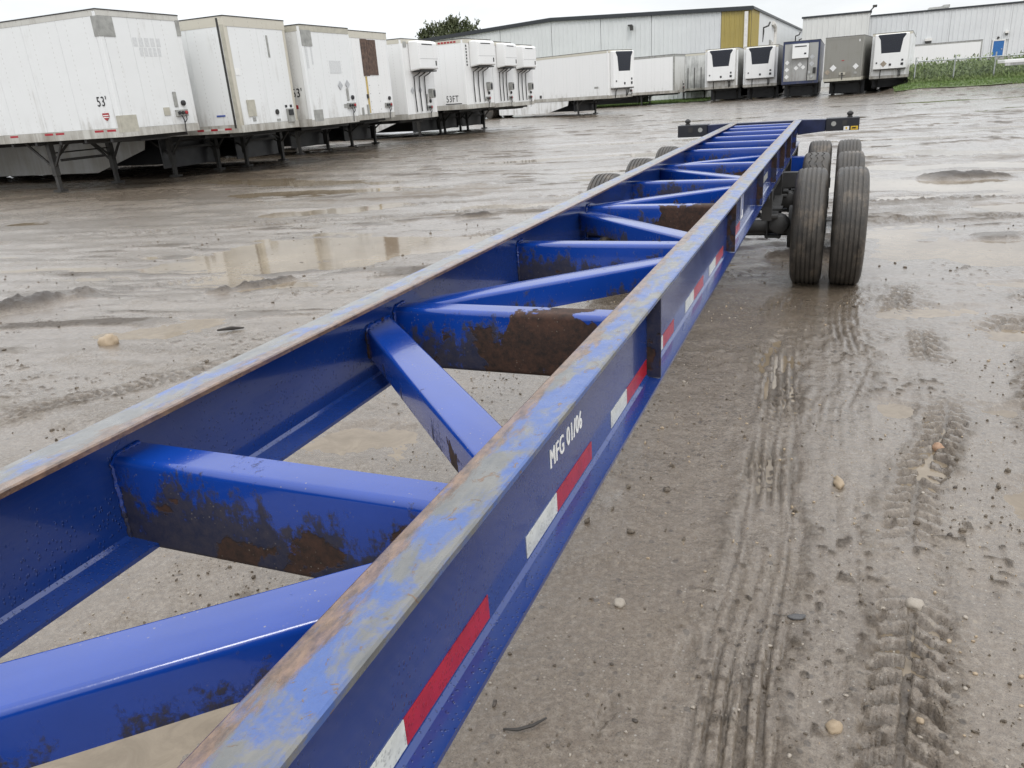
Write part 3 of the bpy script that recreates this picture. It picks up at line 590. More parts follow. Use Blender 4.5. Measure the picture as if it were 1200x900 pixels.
for ia, ya in enumerate((7.5, 9.02, 10.62)):
    ax = MB(); ax.tube([(-.92, ya, ZW), (.92, ya, ZW)], .062, 14); ax.tube([(-.62, ya + .14, ZW - .09), (.62, ya + .14, ZW - .09)], .02, 8)
    axo = ax.build('axle', 'dark_steel', ch, smooth=True)
    for s in (-1, 1):
        for xi in (.775, 1.105):
            wh = bpy.data.objects.new('wheel', T_lug if (ia == 1 and xi < 1) else T_rib); COL.objects.link(wh); wh.parent = ch; wh.location = (s * xi, ya, ZW); wh.rotation_euler = (rng.uniform(0, 6), 0, 0)
            rm = link('rim', RIMS[s if xi > 1 else -s], wh)
        dr = MB().lathe([(.60 * s, .06), (.60 * s, .19), (.74 * s, .2), (.76 * s, .1)], 'x', (0, ya, ZW), 24); dr.build('brake_drum', 'dark_steel', axo, smooth=True)
        bc = MB(); bc.lathe([(ya - .30, .03), (ya - .28, .075), (ya - .2, .085), (ya - .19, .092), (ya - .18, .085), (ya - .10, .07), (ya - .09, .02)], 'y', (s * .53, 0, ZW + .06), 18); bc.tube([(s * .53, ya - .09, ZW + .06), (s * .53, ya + .06, ZW + .1)], .012, 6)
        bc.build('brake_chamber', 'dark_steel', axo, smooth=True)
        sp = MB()
        for q in range(4):
            P = [(s * .47, ya + t * (.56 - .1 * q), .70 - .10 * (1 - t * t) - .016 * q) for t in np.linspace(-1, 1, 9)]
            for a, b in zip(P[:-1], P[1:]): sp.bar(a, b, .075, .014)
        sp.build('leaf_spring', 'dark_steel', ch)
        for y in (ya - .62, ya + .62):
            h_ = MB(); h_.prism([(-.08, .91), (.08, .91), (.045, .78), (.03, .66), (-.03, .66), (-.045, .78)], (s * .45 - .04, y, 0), (0, 1, 0), (0, 0, 1), (.08, 0, 0)); h_.tube([(s * .47 - .07, y, .69), (s * .47 + .07, y, .69)], .022, 10)
            h_.build('spring_hanger', 'dark_steel', ch)
        ub = MB()
        for y in (ya - .06, ya + .06):
            for x in (.42, .52): ub.tube([(s * x, y, .40), (s * x, y, .66)], .011, 6)
        ub.box(*sorted((s * .4, s * .54)), ya - .09, ya + .09, .655, .675); ub.box(*sorted((s * .4, s * .54)), ya - .09, ya + .09, .41, .43); ub.build('axle_clamp', 'dark_steel', ch)
MB().box(-.66, .66, 9.76, 9.90, .72, .905).build('slider_crossmember', 'blue_paint', ch, bevel=.004)
MB().box(-.66, .66, 8.2, 8.3, .76, .905).build('slider_crossmember', 'dark_steel', ch, bevel=.004)
for s in (-1, 1): MB().box(*sorted((s * .395, s * .475)), 6.7, 11.5, .855, .908).build('slider_rail', 'dark_steel', ch)
hs = MB()
for k in range(3): hs.tube([(.30 + .03 * k, 6.4, .86), (.32, 7.0, .74 - .03 * k), (.40, 7.3, .62), (.5, 7.35, .6)], .012, 6)
hs.build('air_hose', 'black_plastic', ch, smooth=True)
for s in (-1, 1):
    lg = MB(); lg.box(s * .5 - .06, s * .5 + .06, -1.06, -.94, .3, .908); lg.box(s * .5 - .045, s * .5 + .045, -1.045, -.955, .03, .3); lg.box(s * .5 - .13, s * .5 + .13, -1.13, -.87, -.01, .03); lg.build('landing_leg', 'blue_dirty', ch)

# ------------------------------------------------------------------ parked box trailers
TRI = ['tape_red', 'tape_white']
def tr_box(g, par, name, mat, x0, x1, y0, y1, z0, z1, bevel=0.0): return MB().box(x0, x1, y0, y1, z0, z1).build(name, mat, par, bevel=bevel)
WHEEL_SIMPLE = None
def simple_wheel():
    global WHEEL_SIMPLE
    if WHEEL_SIMPLE is None:
        WHEEL_SIMPLE = MB().lathe([(-.13, .28), (-.14, .42), (-.11, .51), (.11, .51), (.14, .42), (.13, .28), (.05, .22), (.05, .0)], 'y', (0, 0, 0), 24).mesh('wheel', 'tyre_rubber', True)
    return WHEEL_SIMPLE
LEGM = {}
def trailer(label, X, Ya, Yb, zb, zt, g, yaw=0, L=15.2, side='trailer_white', front='trailer_white', top='cream_rail', bottom='bottom_rail', post='trailer_white', nfront=3, npan=1.22, name='box_trailer', cat='trailer', group='box trailers parked in a row along the yard', center=None, setback=3.1, skirt=None, skirt_side=-1, under_shade=True, front_shade=False, tr_h=.16, br_h=.2, panels=True):
    W_ = 2.6
    if center is None:
        c = ((Ya + Yb) / 2); loc = (X, c, g)
    else: loc = (center[0], center[1], g)
    g = gz(loc[0] - setback * math.cos(yaw), loc[1] - setback * math.sin(yaw)); loc = (loc[0], loc[1], g); b, h = zb - g, zt - g
    t = empty(name, loc, yaw, label=label, cat=cat, group=group)
    w = W_ / 2
    MB().box(-L, -.012, -w + .012, w - .012, b, h - .02).build('body', side, t)
    # panels of the near side, lifted a little so that the joints show
    zl, zh = b + br_h, h - tr_h
    if panels:
        me = None; n = int((L - .3) / npan)
        for k in range(n):
            x1 = -.14 - k * npan
            if me is None: me = MB().box(-npan + .008, 0, -.006, .006, zl, zh).mesh('side_panel', side)
            o = link('side_panel', me, t, loc=(x1, -w + .006, 0))
            if k > 9: break
        fw = (W_ - .24) / nfront
        mf = MB().box(-.006, .006, 0.003, fw - .003, zl - .02, zh).mesh('front_panel', front)
        for k in range(nfront): link('front_panel', mf, t, loc=(-.007, -w + .12 + k * fw, 0))
    for s in (-1, 1): MB().box(-.14, .004, *sorted((s * (w - .12), s * (w + .004))), b + .005, h - .015).build('corner_post', post, t, bevel=.02)
    tp = MB(); tp.box(-L, .012, -w - .008, w + .008, h - .018, h); tp.box(-L, -.1, -w - .006, -w + .01, zh, h - .018); tp.box(-.01, .010, -w - .002, w + .002, zh, h - .018); tp.build('top_rail', top, t); MB().box(-L, .016, -w - .012, w + .012, h + .001, h + .03).build('roof_edge', 'leg_steel', t)
    bt = MB(); bt.box(-L, -.02, -w - .007, -w + .02, b - .02, zl - .004); bt.box(-L, -.02, w - .02, w + .007, b - .02, zl - .004); bt.box(-.08, .012, -w - .003, w + .003, b - .022, zl - .03); bt.build('bottom_rail', bottom, t)
    un = MB()
    for k in range(int(L / .9)): un.box(-.5 - .9 * k, -.42 - .9 * k, -w + .03, w - .03, b - .12, b + .002)
    un.box(-2.4, -.3, -.5, .5, b - .16, b - .12); un.build('cross_beam', 'dark_steel', t)
    for s in (-1, 1):
        lg = MB(); x, y = -setback, s * .95
        lg.box(x - .07, x + .07, y - .07, y + .07, .42, b); lg.bar((x, y - s * .6, b - .1), (x, y, .75), .05, .05); lg.bar((x, y, .6), (x - .9, y, b - .02), .05, .05); lg.bar((x, y, .6), (x + .55, y, b - .02), .05, .05)
        lo = lg.build('landing_leg', 'leg_steel', t)
        ft = MB(); ft.box(x - .05, x + .05, y - .05, y + .05, .06, .42); ft.box(x - .14, x + .14, y - .12, y + .12, .0, .06); ft.build('leg_foot', 'leg_steel', lo)
    cb = MB(); cb.bar((-setback, -.71, .8), (-setback, .71, .8), .05, .07); cb.tube([(-setback + .02, -.9, 1.0), (-setback + .02, .85, 1.0)], .02, 6); cb.build('leg_brace', 'leg_steel', t)
    wm = simple_wheel()
    for xx in (-L + 1.6, -L + 2.9):
        for yy in (-1.08, -.75, .75, 1.08): link('wheel', wm, t, loc=(xx, yy, .5))
        MB().tube([(xx, -1.0, .5), (xx, 1.0, .5)], .065, 8).build('axle', 'dark_steel', t)
    bg = MB(); bg.box(-L + .8, -L + 3.7, -.55, -.4, .7, b - .02); bg.box(-L + .8, -L + 3.7, .4, .55, .7, b - .02); bg.box(-L, -L + .06, -1.1, 1.1, .5, .62); bg.bar((-L + .03, -.6, .6), (-L + .03, -.6, b), .06, .06); bg.bar((-L + .03, .6, .6), (-L + .03, .6, b), .06, .06); bg.build('undercarriage', 'dark_steel', t)
    if under_shade: MB().box(-L + 2, -setback - .25, w - .06, w - .03, .22, b - .03).build('side_shade_panel', 'black_plastic', t); MB().box(-setback - .32, -setback - .28, -w + .25, w - .2, .25, b - .05).build('cross_shade_panel', 'black_plastic', t)  # dark panels added under the body to stop light leaking through
    if front_shade: MB().box(-setback - .3, -setback - .25, -w + .03, w - .03, .06, b - .03).build('front_shade_panel', 'black_plastic', t); MB().box(-L + 2, -setback - .4, w - .06, w - .03, .1, b - .03).build('side_shade_panel', 'black_plastic', t)  # added dark panels that deepen the shade under the facing trailers
    if skirt:
        x0, x1 = -setback - .6, -L + 4.2
        MB().prism([(x0, b - .03), (x1, b - .03), (x1, .28), (x1 + .15, .22), (x0 - 2.2, .22), (x0 - .1, b - .35)], (0, skirt_side * (w - .02), 0), (1, 0, 0), (0, 0, 1), (0, .03, 0)).build('side_skirt', skirt, t)
    return t, dict(b=b, h=h, w=w, zl=zl, zh=zh, L=L)
UF, VF = (0, 1, 0), (0, 0, 1)
def fpatch(t, d, name, mat, u0, u1, v0, v1, proud=.012, off=.002):     # patch on the front face; u from the -y edge 0..1, v from the bottom 0..1
    H_ = d['h'] - d['b']; return MB().box(off, off + proud, -d['w'] + u0 * 2.6, -d['w'] + u1 * 2.6, d['b'] + v0 * H_, d['b'] + v1 * H_).build(name, mat, t)
def spatch(t, d, name, mat, x0, x1, v0, v1, proud=.008):               # patch on the near side; x metres behind the front
    H_ = d['h'] - d['b']; return MB().box(-x1, -x0, -d['w'] - proud - .006, -d['w'] - .004, d['b'] + v0 * H_, d['b'] + v1 * H_).build(name, mat, t)
def diamond(t, d, mat, u, v, s, x=.013, name='placard'):
    H_ = d['h'] - d['b']; y, z = -d['w'] + u * 2.6, d['b'] + v * H_; return MB().prism([(-s, 0), (0, -s), (s, 0), (0, s)], (x, y, z), UF, VF, (.006, 0, 0)).build(name, mat, t)
def gladhands(t, d, u=.76, v=.12, bar=True, wide=.42):
    H_ = d['h'] - d['b']; y, z = -d['w'] + u * 2.6, d['b'] + v * H_
    g = MB(); g.box(.003, .05, y - wide / 2, y + wide / 2, z, z + .17); bx = g.build('gladhand_box', 'plate_grey', t, bevel=.01)
    for k, q in enumerate((-.28, 0.02, .30)): MB().lathe([(.05, .045), (.085, .045), (.095, .02)], 'x', (0, y + q * wide, z + .09), 14).build('gladhand', ('black_plastic', 'dark_steel', 'red_ink')[k], bx, smooth=True)
    c = MB(); c.tube([(.06, y - .06, z + .03), (.09, y - .03, z - .1), (.06, y, z - .2), (.04, y, z - .42)], .014, 6); c.tube([(.06, y + .1, z + .03), (.09, y + .07, z - .08), (.06, y + .01, z - .16)], .014, 6); c.build('cable', 'black_plastic', t, smooth=True)
    if bar: MB().box(.003, .025, y - .19, y - .07, z + .24, z + .62).build('document_tube', 'plate_grey', t, bevel=.02)
    MB().lathe([(.003, .07), (.05, .07), (.07, .04)], 'x', (0, y + .12, z + .33), 16).build('connector', 'black_plastic', t, smooth=True)
def reefer(t, d, style='old'):
    w, b, h = d['w'], d['b'], d['h']; H_ = h - b
    if style == 'old':      # boxy white nose unit high on the front, hoses below
        z0 = b + .60 * H_; z1 = h - .07
        g = MB(); g.prism([(0, 0), (.50, .06), (.50, 1.0), (.38, 1.0 + .06), (0, 1.06)], (.006, -.80, z0), (1, 0, 0), (0, 0, (z1 - z0) / 1.06), (0, 1.6, 0)); u = g.build('cooling_unit', 'trailer_white_clean', t, bevel=.05)
        MB().box(.508, .512, -.55, .35, z1 - .16, z1 - .12).build('unit_badge', 'black_ink', u); MB().box(.507, .520, .55, .64, z0 + .2, z0 + .38).build('unit_latch', 'dark_steel', u)
        MB().box(.507, .510, -.78, .78, z0 + .45, z0 + .457).build('unit_seam', 'dark_steel', u); MB().box(.05, .45, -.7, .7, z0 - .03, z0 + .02).build('unit_base', 'dark_steel', u)
        c = MB()
        for y, k in ((-.62, 0), (-.18, 1), (.28, 2)):
            c.tube([(.3, y + .18, z0 - .01), (.22, y + .12, z0 - .09), (.06, y, z0 - .2), (.05, y - .02, z0 - .8), (.05, y + .02, b + .25)], .024, 7)
        c.build('hose', 'dark_steel', t, smooth=True)
        MB().box(.003, .22, .62, .86, b + .75, b + 1.12).build('control_box', 'plate_grey', t, bevel=.02); MB().box(.222, .24, .66, .82, b + .8, b + 1.05).build('control_panel', 'black_plastic', t)
    else:                   # tall shaped unit with a dark tapered grille
        z0 = b + .20 * H_; z1 = h - .06; HH = z1 - z0
        bodyp = [(-1.12, 0), (1.12, 0), (1.12, HH), (-1.12, HH)]
        u = MB().prism(bodyp, (.004, 0, z0), UF, VF, (.34, 0, 0)).build('cooling_unit', 'trailer_white_clean', t, bevel=.06)
        gp = [(-.62, .46 * HH), (.62, .46 * HH), (.74, .84 * HH), (.92, .96 * HH), (.86, .985 * HH), (-.86, .985 * HH), (-.92, .96 * HH), (-.74, .84 * HH)]
        gr = MB().prism(gp, (.30, 0, z0), UF, VF, (.052, 0, 0)).build('grille', 'grille', u)
        for k in range(9):
            zz = z0 + HH * (.50 + .05 * k); hw = .62 + .12 * (.05 * k) / .4
            MB().box(.352, .362, -hw + .03, hw - .03, zz, zz + .018).build('louvre', 'black_plastic', gr)
        for a, c_ in ((-.60, -.01), (.01, .60)): MB().box(.336, .352, a, c_, z0 + .03, z0 + .44 * HH).build('door', 'trailer_white_clean', u, bevel=.01)
        for y, z, r in ((.02, .09, .075), (.80, .09, .085), (.80, .21, .065), (-.88, .17, .05)): MB().box(.338, .362, y - r, y + r, z0 + z * HH, z0 + z * HH + 2 * r).build('vent', 'black_plastic', u)
        MB().box(.02, .33, -1.05, 1.05, z0 - .05, z0 + .002).build('unit_base', 'dark_steel', u)
        c = MB(); c.tube([(.2, -.55, z0), (.08, -.6, z0 - .15), (.03, -.6, b)], .03, 7); c.tube([(.2, .5, z0), (.1, .6, z0 - .12), (.03, .62, b + .05)], .03, 7); c.tube([(.2, .7, z0), (.12, .72, z0 - .25), (.03, .7, b + .1)], .03, 7); c.build('hose', 'dark_steel', t, smooth=True)

PANE = []
# 1 nearest, at the left edge of the picture
t, d = trailer('nearest white dry-van trailer with 53\' lettering and grey corner plates, left edge', -16.3, 14.92, 17.52, 1.46, 4.29, .34, side='trailer_white', skirt=None, under_shade=False, top='bottom_rail', tr_h=.12)
b, h, w = d['b'], d['h'], d['w']; H_ = h - b
fpatch(t, d, 'corner_plate', 'plate_grey', -.002, .17, .80, .955); spatch(t, d, 'corner_plate', 'plate_grey', -.012, .17, .80, .955)
fpatch(t, d, 'corner_plate', 'plate_beige', 0, .20, .03, .17); spatch(t, d, 'corner_plate', 'plate_beige', -.012, .10, .03, .17); fpatch(t, d, 'small_plate', 'plate_beige', .56, .64, .145, .215); fpatch(t, d, 'corner_plate', 'plate_grey', .95, 1.003, .83, .965)
text('lettering', "53'", .32, 'black_ink', t, (-.62, -w - .0085, b + .255 * H_), (1, 0, 0), VF, .8, .006)
lg = MB().prism([(-.11, .04), (-.11, .12), (.11, .12), (.11, .04), (.05, -.03), (0, -.06), (-.05, -.03)], (-.42, -w - .010, b + .155 * H_), (1, 0, 0), VF, (0, .004, 0)).build('emblem', 'red_ink', t)
for k in range(2): MB().box(-.51, -.33, -w - .0125, -w - .0102, b + .155 * H_ + .01 + .045 * k, b + .155 * H_ + .03 + .045 * k).build('emblem_stripe', 'white_decal', lg)
for k, x in enumerate((.2, .62, 2.0, 2.4, 3.7, 5.1, 5.5)): MB().box(-x - .3, -x, -w - .0095, -w - .007, b + .12, b + .17).build('reflective_tape', 'tape_red', t)
gladhands(t, d, .79, .13)
for z, a, e in ((.78, .36, .72), (.70, .42, .70)):
    for k in range(5):
        q = a + (e - a) * k / 5
        fpatch(t, d, 'ghost_lettering', 'ghost_ink', q, q + (e - a) / 5 * .7, z - .05, z + .02, .001)
# 2
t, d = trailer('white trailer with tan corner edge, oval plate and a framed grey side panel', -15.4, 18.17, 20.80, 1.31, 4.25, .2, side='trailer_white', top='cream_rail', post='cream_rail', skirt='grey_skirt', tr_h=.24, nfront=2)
b, h, w = d['b'], d['h'], d['w']; H_ = h - b
MB().box(-.24, -.17, -w - .012, -w - .004, b + .1, h - .03).build('side_post', 'leg_steel', t); MB().box(-.15, -.02, -w - .009, -w - .003, b + .1, h - .2).build('corner_guard', 'plate_beige', t)
fpatch(t, d, 'vent_plate', 'plate_beige', .14, .27, .13, .28, .02); fpatch(t, d, 'small_plate', 'plate_grey', .20, .25, .085, .12)
MB().lathe([(.003, .075), (.03, .075), (.035, .02)], 'x', (0, -w + .63 * 2.6, b + .155 * H_), 16).build('vent_cap', 'dark_steel', t); fpatch(t, d, 'badge', 'plate_grey', .61, .67, .07, .09)
fpatch(t, d, 'socket_box', 'plate_grey', .80, .92, .05, .18, .05); fpatch(t, d, 'socket', 'black_plastic', .82, .90, .115, .17, .07); fpatch(t, d, 'badge', 'black_ink', .79, .83, .19, .215, .006); fpatch(t, d, 'badge', 'black_ink', .88, .92, .19, .215, .006)
fpatch(t, d, 'corner_strip', 'plate_grey', .64, .67, .66, .86, .006); fpatch(t, d, 'number', 'white_decal', .05, .12, .50, .56, .006)
for k, m in enumerate(('tape_red', 'tape_white', 'tape_red', 'tape_white', 'tape_red')): MB().box(-1.6 + .25 * k, -1.36 + .25 * k, -w - .0095, -w - .007, b + .06, b + .115).build('reflective_tape', m, t)
spatch(t, d, 'side_label', 'blue_ink', .5, .8, .145, .16)
# 3
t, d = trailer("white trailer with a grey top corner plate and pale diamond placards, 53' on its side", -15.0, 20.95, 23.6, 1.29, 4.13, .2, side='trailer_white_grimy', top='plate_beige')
b, h, w = d['b'], d['h'], d['w']; H_ = h - b
fpatch(t, d, 'corner_plate', 'plate_grey', .0, .20, .80, .955); fpatch(t, d, 'corner_plate', 'plate_grey', .04, .22, .04, .16); diamond(t, d, 'placard_grey', .67, .40, .14); diamond(t, d, 'placard_grey', .83, .41, .14)
fpatch(t, d, 'placard_frame', 'ghost_ink', .50, .74, .53, .66, .004); fpatch(t, d, 'small_plate', 'plate_grey', .70, .75, .16, .20); fpatch(t, d, 'rust_run', 'ghost_ink', .05, .09, .58, .80, .002); fpatch(t, d, 'rust_run', 'ghost_ink', .15, .18, .62, .80, .002)
text('lettering', "53'", .36, 'black_ink', t, (-.62, -w - .0085, b + .30 * H_), (1, 0, 0), VF, .8, .006); MB().box(-.75, -.45, -w - .0095, -w - .007, b + .18 * H_, b + .22 * H_).build('emblem', 'red_ink', t)
gladhands(t, d, .86, .15, wide=.5)
MB().box(.002, .006, w - .5, w - .3, b + .10, b + .14).build('reflective_tape', 'tape_red', t)
# 4
t, d = trailer('white trailer with a brown rusted opening on its front and a yellow rust run', -16.3, 25.7, 28.2, 1.28, 4.28, .2, side='trailer_white', front='trailer_white_clean', top='cream_rail', tr_h=.22, nfront=4)
fpatch(t, d, 'exposed_board', 'rusty_wood', .26, .42, .50, .92, .016); fpatch(t, d, 'exposed_board', 'rusty_wood', .425, .66, .51, .915, .020)
fpatch(t, d, 'rust_run', 'rust_stain', .29, .335, .07, .495, .003); fpatch(t, d, 'cover_panel', 'trailer_white_clean', .345, .66, .06, .49, .010)
for k in range(8): fpatch(t, d, 'rivet', 'leg_steel', .37 + .25 * (k % 2), .38 + .25 * (k % 2), .10 + .095 * (k // 2), .108 + .095 * (k // 2), .012, .004)
fpatch(t, d, 'document_tube', 'plate_grey', .24, .29, .05, .17, .03); fpatch(t, d, 'document_tube', 'plate_grey', .10, .14, .05, .14, .03); fpatch(t, d, 'hook', 'black_plastic', .27, .31, .24, .29, .03); gladhands(t, d, .84, .12, bar=False, wide=.5)
# 5 reefer
t, d = trailer('white reefer trailer beside the brown-patched one, boxy cooling unit and black hoses', -16.2, 29.2, 31.8, 1.12, 4.12, .06, side='trailer_white_clean', front='trailer_white_clean', post='trailer_white_clean', name='reefer_trailer', cat='reefer trailer')
reefer(t, d); gladhands(t, d, .72, .10, bar=True, wide=.45); diamond(t, d, 'placard_grey', .20, .36, .14); diamond(t, d, 'placard_grey', .46, .36, .14); fpatch(t, d, 'corner_plate', 'plate_grey', .04, .14, .90, .97)
# 6 reefer with the long side
t, d = trailer('white reefer trailer with 53FT lettering on its long side and a dark vertical number', -16.0, 34.85, 37.4, 1.3, 4.3, .18, yaw=R_(-6), side='trailer_white_clean', front='trailer_white_clean', post='trailer_white_clean', skirt='trailer_white_clean', name='reefer_trailer', cat='reefer trailer', npan=.9)
b, h, w = d['b'], d['h'], d['w']; H_ = h - b
reefer(t, d); gladhands(t, d, .76, .10, bar=False); text('lettering', '53FT', .40, 'black_ink', t, (-1.15, -w - .0085, b + .11 * H_), (1, 0, 0), VF, .75, .004)
for k in range(7): fpatch(t, d, 'number', 'black_ink', .075, .115, .62 + .045 * k, .65 + .045 * k, .004)
for k in range(6): MB().box(-1.35 + .17 * k, -1.22 + .17 * k, -w - .012, -w - .0075, h - .13, h - .05).build('side_lettering', 'red_ink', t)
for x in (.3, 2.6): MB().box(-x - .9, -x, -w - .0095, -w - .007, b + .22, b + .26).build('reflective_tape', 'leg_steel', t)
# 7, 8
t, d = trailer('white reefer trailer squeezed between two reefers, its front mostly overlapped', -15.9, 37.6, 40.2, 1.25, 4.25, .15, side='trailer_white_clean', front='trailer_white_clean', name='reefer_trailer', cat='reefer trailer'); reefer(t, d); gladhands(t, d, .8, .1, bar=False)
t, d = trailer('white reefer trailer, last of the left row before the open gap, smooth rounded corner', -15.9, 40.35, 42.9, 1.2, 4.2, .1, yaw=R_(-5), side='trailer_white_clean', front='trailer_white_clean', post='trailer_white_clean', name='reefer_trailer', cat='reefer trailer'); reefer(t, d); gladhands(t, d, .8, .1, bar=False)
# 9 long white reefer set at an angle
t, d = trailer('long white reefer trailer side-on with a dark grille unit and white side skirt', 0, 0, 0, 1.1, 4.11, .0, yaw=R_(-24), center=(-14.05, 55.6), side='trailer_white_clean', front='trailer_white_clean', post='trailer_white_clean', skirt='trailer_white_clean', name='reefer_trailer', cat='reefer trailer'); reefer(t, d, 'new'); gladhands(t, d, .93, .1, bar=False, wide=.25)
spatch(t, d, 'side_label', 'plate_grey', .9, 1.25, .22, .26); MB().box(-6.5, -6.3, -d['w'] - .02, -d['w'] - .005, d['b'] + .25, d['b'] + .45).build('marker_light', 'leg_steel', t)
# 10
t, d = trailer('white ribbed dry-van trailer parked between the long reefer and the grimy trailer', 0, 0, 0, 1.0, 4.0, -.06, yaw=R_(-10), center=(-12.75, 70.9), side='trailer_white_clean', front='trailer_white_grimy', post='plate_grey', top='plate_grey', npan=.8); gladhands(t, d, .8, .1)
# 11
t, d = trailer('white trailer with black vertical grime streaks on its end, by the grass', 0, 0, 0, 1.05, 4.1, .0, yaw=R_(-82), center=(-12.35, 75.6), side='trailer_white_grimy', front='trailer_black_streaked', post='plate_grey', nfront=4, under_shade=False)
for u in (.3, .52, .74): fpatch(t, d, 'door_bar', 'leg_steel', u, u + .02, .04, .62, .05)
# 12-16: row facing the camera
def facing(label, xl, xr, y, zb, zt, g, kind, turn=0, **k):
    t, d = trailer(label, 0, 0, 0, zb, zt, g, yaw=R_(-90 - turn), center=((xl + xr) / 2, y), front_shade=True, group='trailers facing the yard in front of the buildings', **k)
    return t, d
t, d = facing('white reefer trailer facing the yard, leftmost of its row beside the grass', -10.42, -7.8, 69.4, 1.1, 4.1, .02, 'r', side='trailer_white_grimy', front='trailer_white_grimy', name='reefer_trailer', cat='reefer trailer'); reefer(t, d, 'new')
t, d = facing('white reefer trailer facing the yard, next to the blue-framed trailer', -7.36, -4.72, 69.2, 1.08, 4.06, .0, 'r', side='grey_steel', front='trailer_white_clean', name='reefer_trailer', cat='reefer trailer'); reefer(t, d, 'new')
t, d = facing('grey trailer with navy edges, white unit and many white diamond placards', -4.22, -1.55, 66.3, 1.12, 4.08, .02, 'b', side='navy_trim', front='grey_steel', top='navy_trim', bottom='navy_trim', post='navy_trim')
fpatch(t, d, 'cooling_unit', 'trailer_white_clean', .26, .70, .60, .93, .3); fpatch(t, d, 'unit_badge', 'black_ink', .32, .64, .86, .885, .31); fpatch(t, d, 'unit_badge', 'black_ink', .58, .64, .68, .72, .31); fpatch(t, d, 'frame_post', 'dark_steel', .68, .705, .06, .95, .03); fpatch(t, d, 'frame_post', 'plate_grey', .24, .26, .06, .6, .03)
for u, v in ((.13, .51), (.13, .34), (.13, .17), (.38, .37), (.48, .45), (.57, .38)): diamond(t, d, 'placard', u, v, .17, .016)
for u, v in ((.80, .61), (.80, .45)): diamond(t, d, 'placard_grey', u, v, .19, .016)
fpatch(t, d, 'valve_box', 'plate_grey', .70, .90, .06, .30, .10); fpatch(t, d, 'valve', 'dark_steel', .84, .92, .22, .36, .16); fpatch(t, d, 'valve', 'chrome_tube', .72, .78, .22, .28, .16); fpatch(t, d, 'valve', 'chrome_tube', .78, .84, .12, .17, .16)
t, d = facing('tan-grey steel-sided trailer with two white diamond placards on its front', -1.25, 1.38, 65.8, 1.13, 4.10, .05, 't', turn=7, side='tan_steel', front='tan_steel', top='tan_steel', bottom='plate_beige', post='tan_steel', nfront=1)
diamond(t, d, 'placard', .25, .30, .24, .016); diamond(t, d, 'placard', .84, .31, .21, .016); diamond(t, d, 'placard_tan', .10, .21, .20, .016); fpatch(t, d, 'gladhand_box', 'plate_beige', .42, .58, .13, .19, .05); fpatch(t, d, 'gladhand', 'black_plastic', .47, .52, .14, .18, .09); fpatch(t, d, 'small_plate', 'placard', .88, .91, .87, .92, .01); fpatch(t, d, 'emblem', 'red_ink', .46, .53, .45, .47, .004)
fpatch(t, d, 'cable', 'black_plastic', .49, .51, .02, .13, .03); fpatch(t, d, 'small_plate', 'plate_grey', .80, .88, .14, .19, .03)
t, d = facing('tallest white reefer trailer facing the yard beside the fence, tan diamond placard', 1.98, 4.5, 66.6, 1.1, 4.12, .05, 'r', turn=5, side='trailer_white_clean', front='trailer_white_clean', name='reefer_trailer', cat='reefer trailer'); reefer(t, d, 'new'); diamond(t, d, 'placard_tan', .34, .32, .22, .362)
# 17 white trailer behind the fence by the pale building
t, d = trailer('white trailer standing behind the fence against the pale building', 0, 0, 0, 1.0, 4.0, .0, yaw=0, center=(14.3, 107.2), side='trailer_white_clean', front='trailer_white_clean', top='plate_grey', post='plate_grey', L=14.6, group='trailers by the far building')
fpatch_ = MB().box(-2.4, -2.1, -d['w'] - .02, -d['w'] - .004, d['b'] + .45, d['b'] + .85).build('side_label', 'plate_grey', t)
# flatbed end at the right edge
fb = empty('flatbed_trailer', (11.5, 58, gz(11.5, 58)), label='white flatbed trailer end with rough lower edge at the right edge of the yard', cat='flatbed trailer')
z0 = gz(11.5, 58)
MB().box(-2.55, 4.5, -1.2, 1.2, 1.58 - z0, 1.78 - z0).build('deck', 'trailer_white_clean', fb, bevel=.03); MB().box(-2.5, 4.5, -1.18, -1.12, 1.44 - z0, 1.585 - z0).build('deck_edge', 'trailer_black_streaked', fb); MB().box(-1.2, 4.5, -.5, -.3, 1.2 - z0, 1.585 - z0).build('beam', 'dark_steel', fb); MB().box(-1.2, 4.5, .3, .5, 1.2 - z0, 1.585 - z0).build('beam', 'dark_steel', fb)
for y in (-.9, .9):
    MB().box(1.2, 1.34, y - .07, y + .07, .0, 1.2 - z0 + .38).build('landing_leg', 'leg_steel', fb)
    link('wheel', simple_wheel(), fb, loc=(3.2, y, .5))

# ------------------------------------------------------------------ buildings
def corrugated(p0, p1, top0, top1, bot, pitch=.45, depth=.05, mid=None):
    a, b = Vector((*p0, 0)), Vector((*p1, 0)); L = (b - a).length; d = (b - a) / L; nrm = Vector((d.y, -d.x, 0)); g = MB(); vs = []
    n = int(L / pitch); off = 0
    for k in range(n):
        for f, dp in ((0, 0), (.62, 0), (.72, depth), (.90, depth)):
            s = (k + f) * L / n; q = a + d * s + nrm * dp; tt = s / L; z = top0 + (top1 - top0) * tt; vs += [(q.x, q.y, bot), (q.x, q.y, z)]
    q = b; vs += [(q.x, q.y, bot), (q.x, q.y, top1)]
    m = len(vs) // 2; g.add(vs, [(2 * i, 2 * i + 2, 2 * i + 3, 2 * i + 1) for i in range(m - 1)]); return g
b1 = empty('warehouse', (-27, 85, 0), label='large grey ribbed metal warehouse with dark eave and a yellow corner band', cat='building')
def loc(p): return (p[0] + 27, p[1] - 85)
zL, zA, zR = 8.1, 8.97, 8.13; xL, xA, xR = -46.5, -28.9, -8.46
def roofz(x): return zL + (zA - zL) * (x - xL) / (xA - xL) if x < xA else zA + (zR - zA) * (x - xA) / (xR - xA)
xs = [xL, -40.6, -34.8, xA, -23.5, -18.2, -11.3]
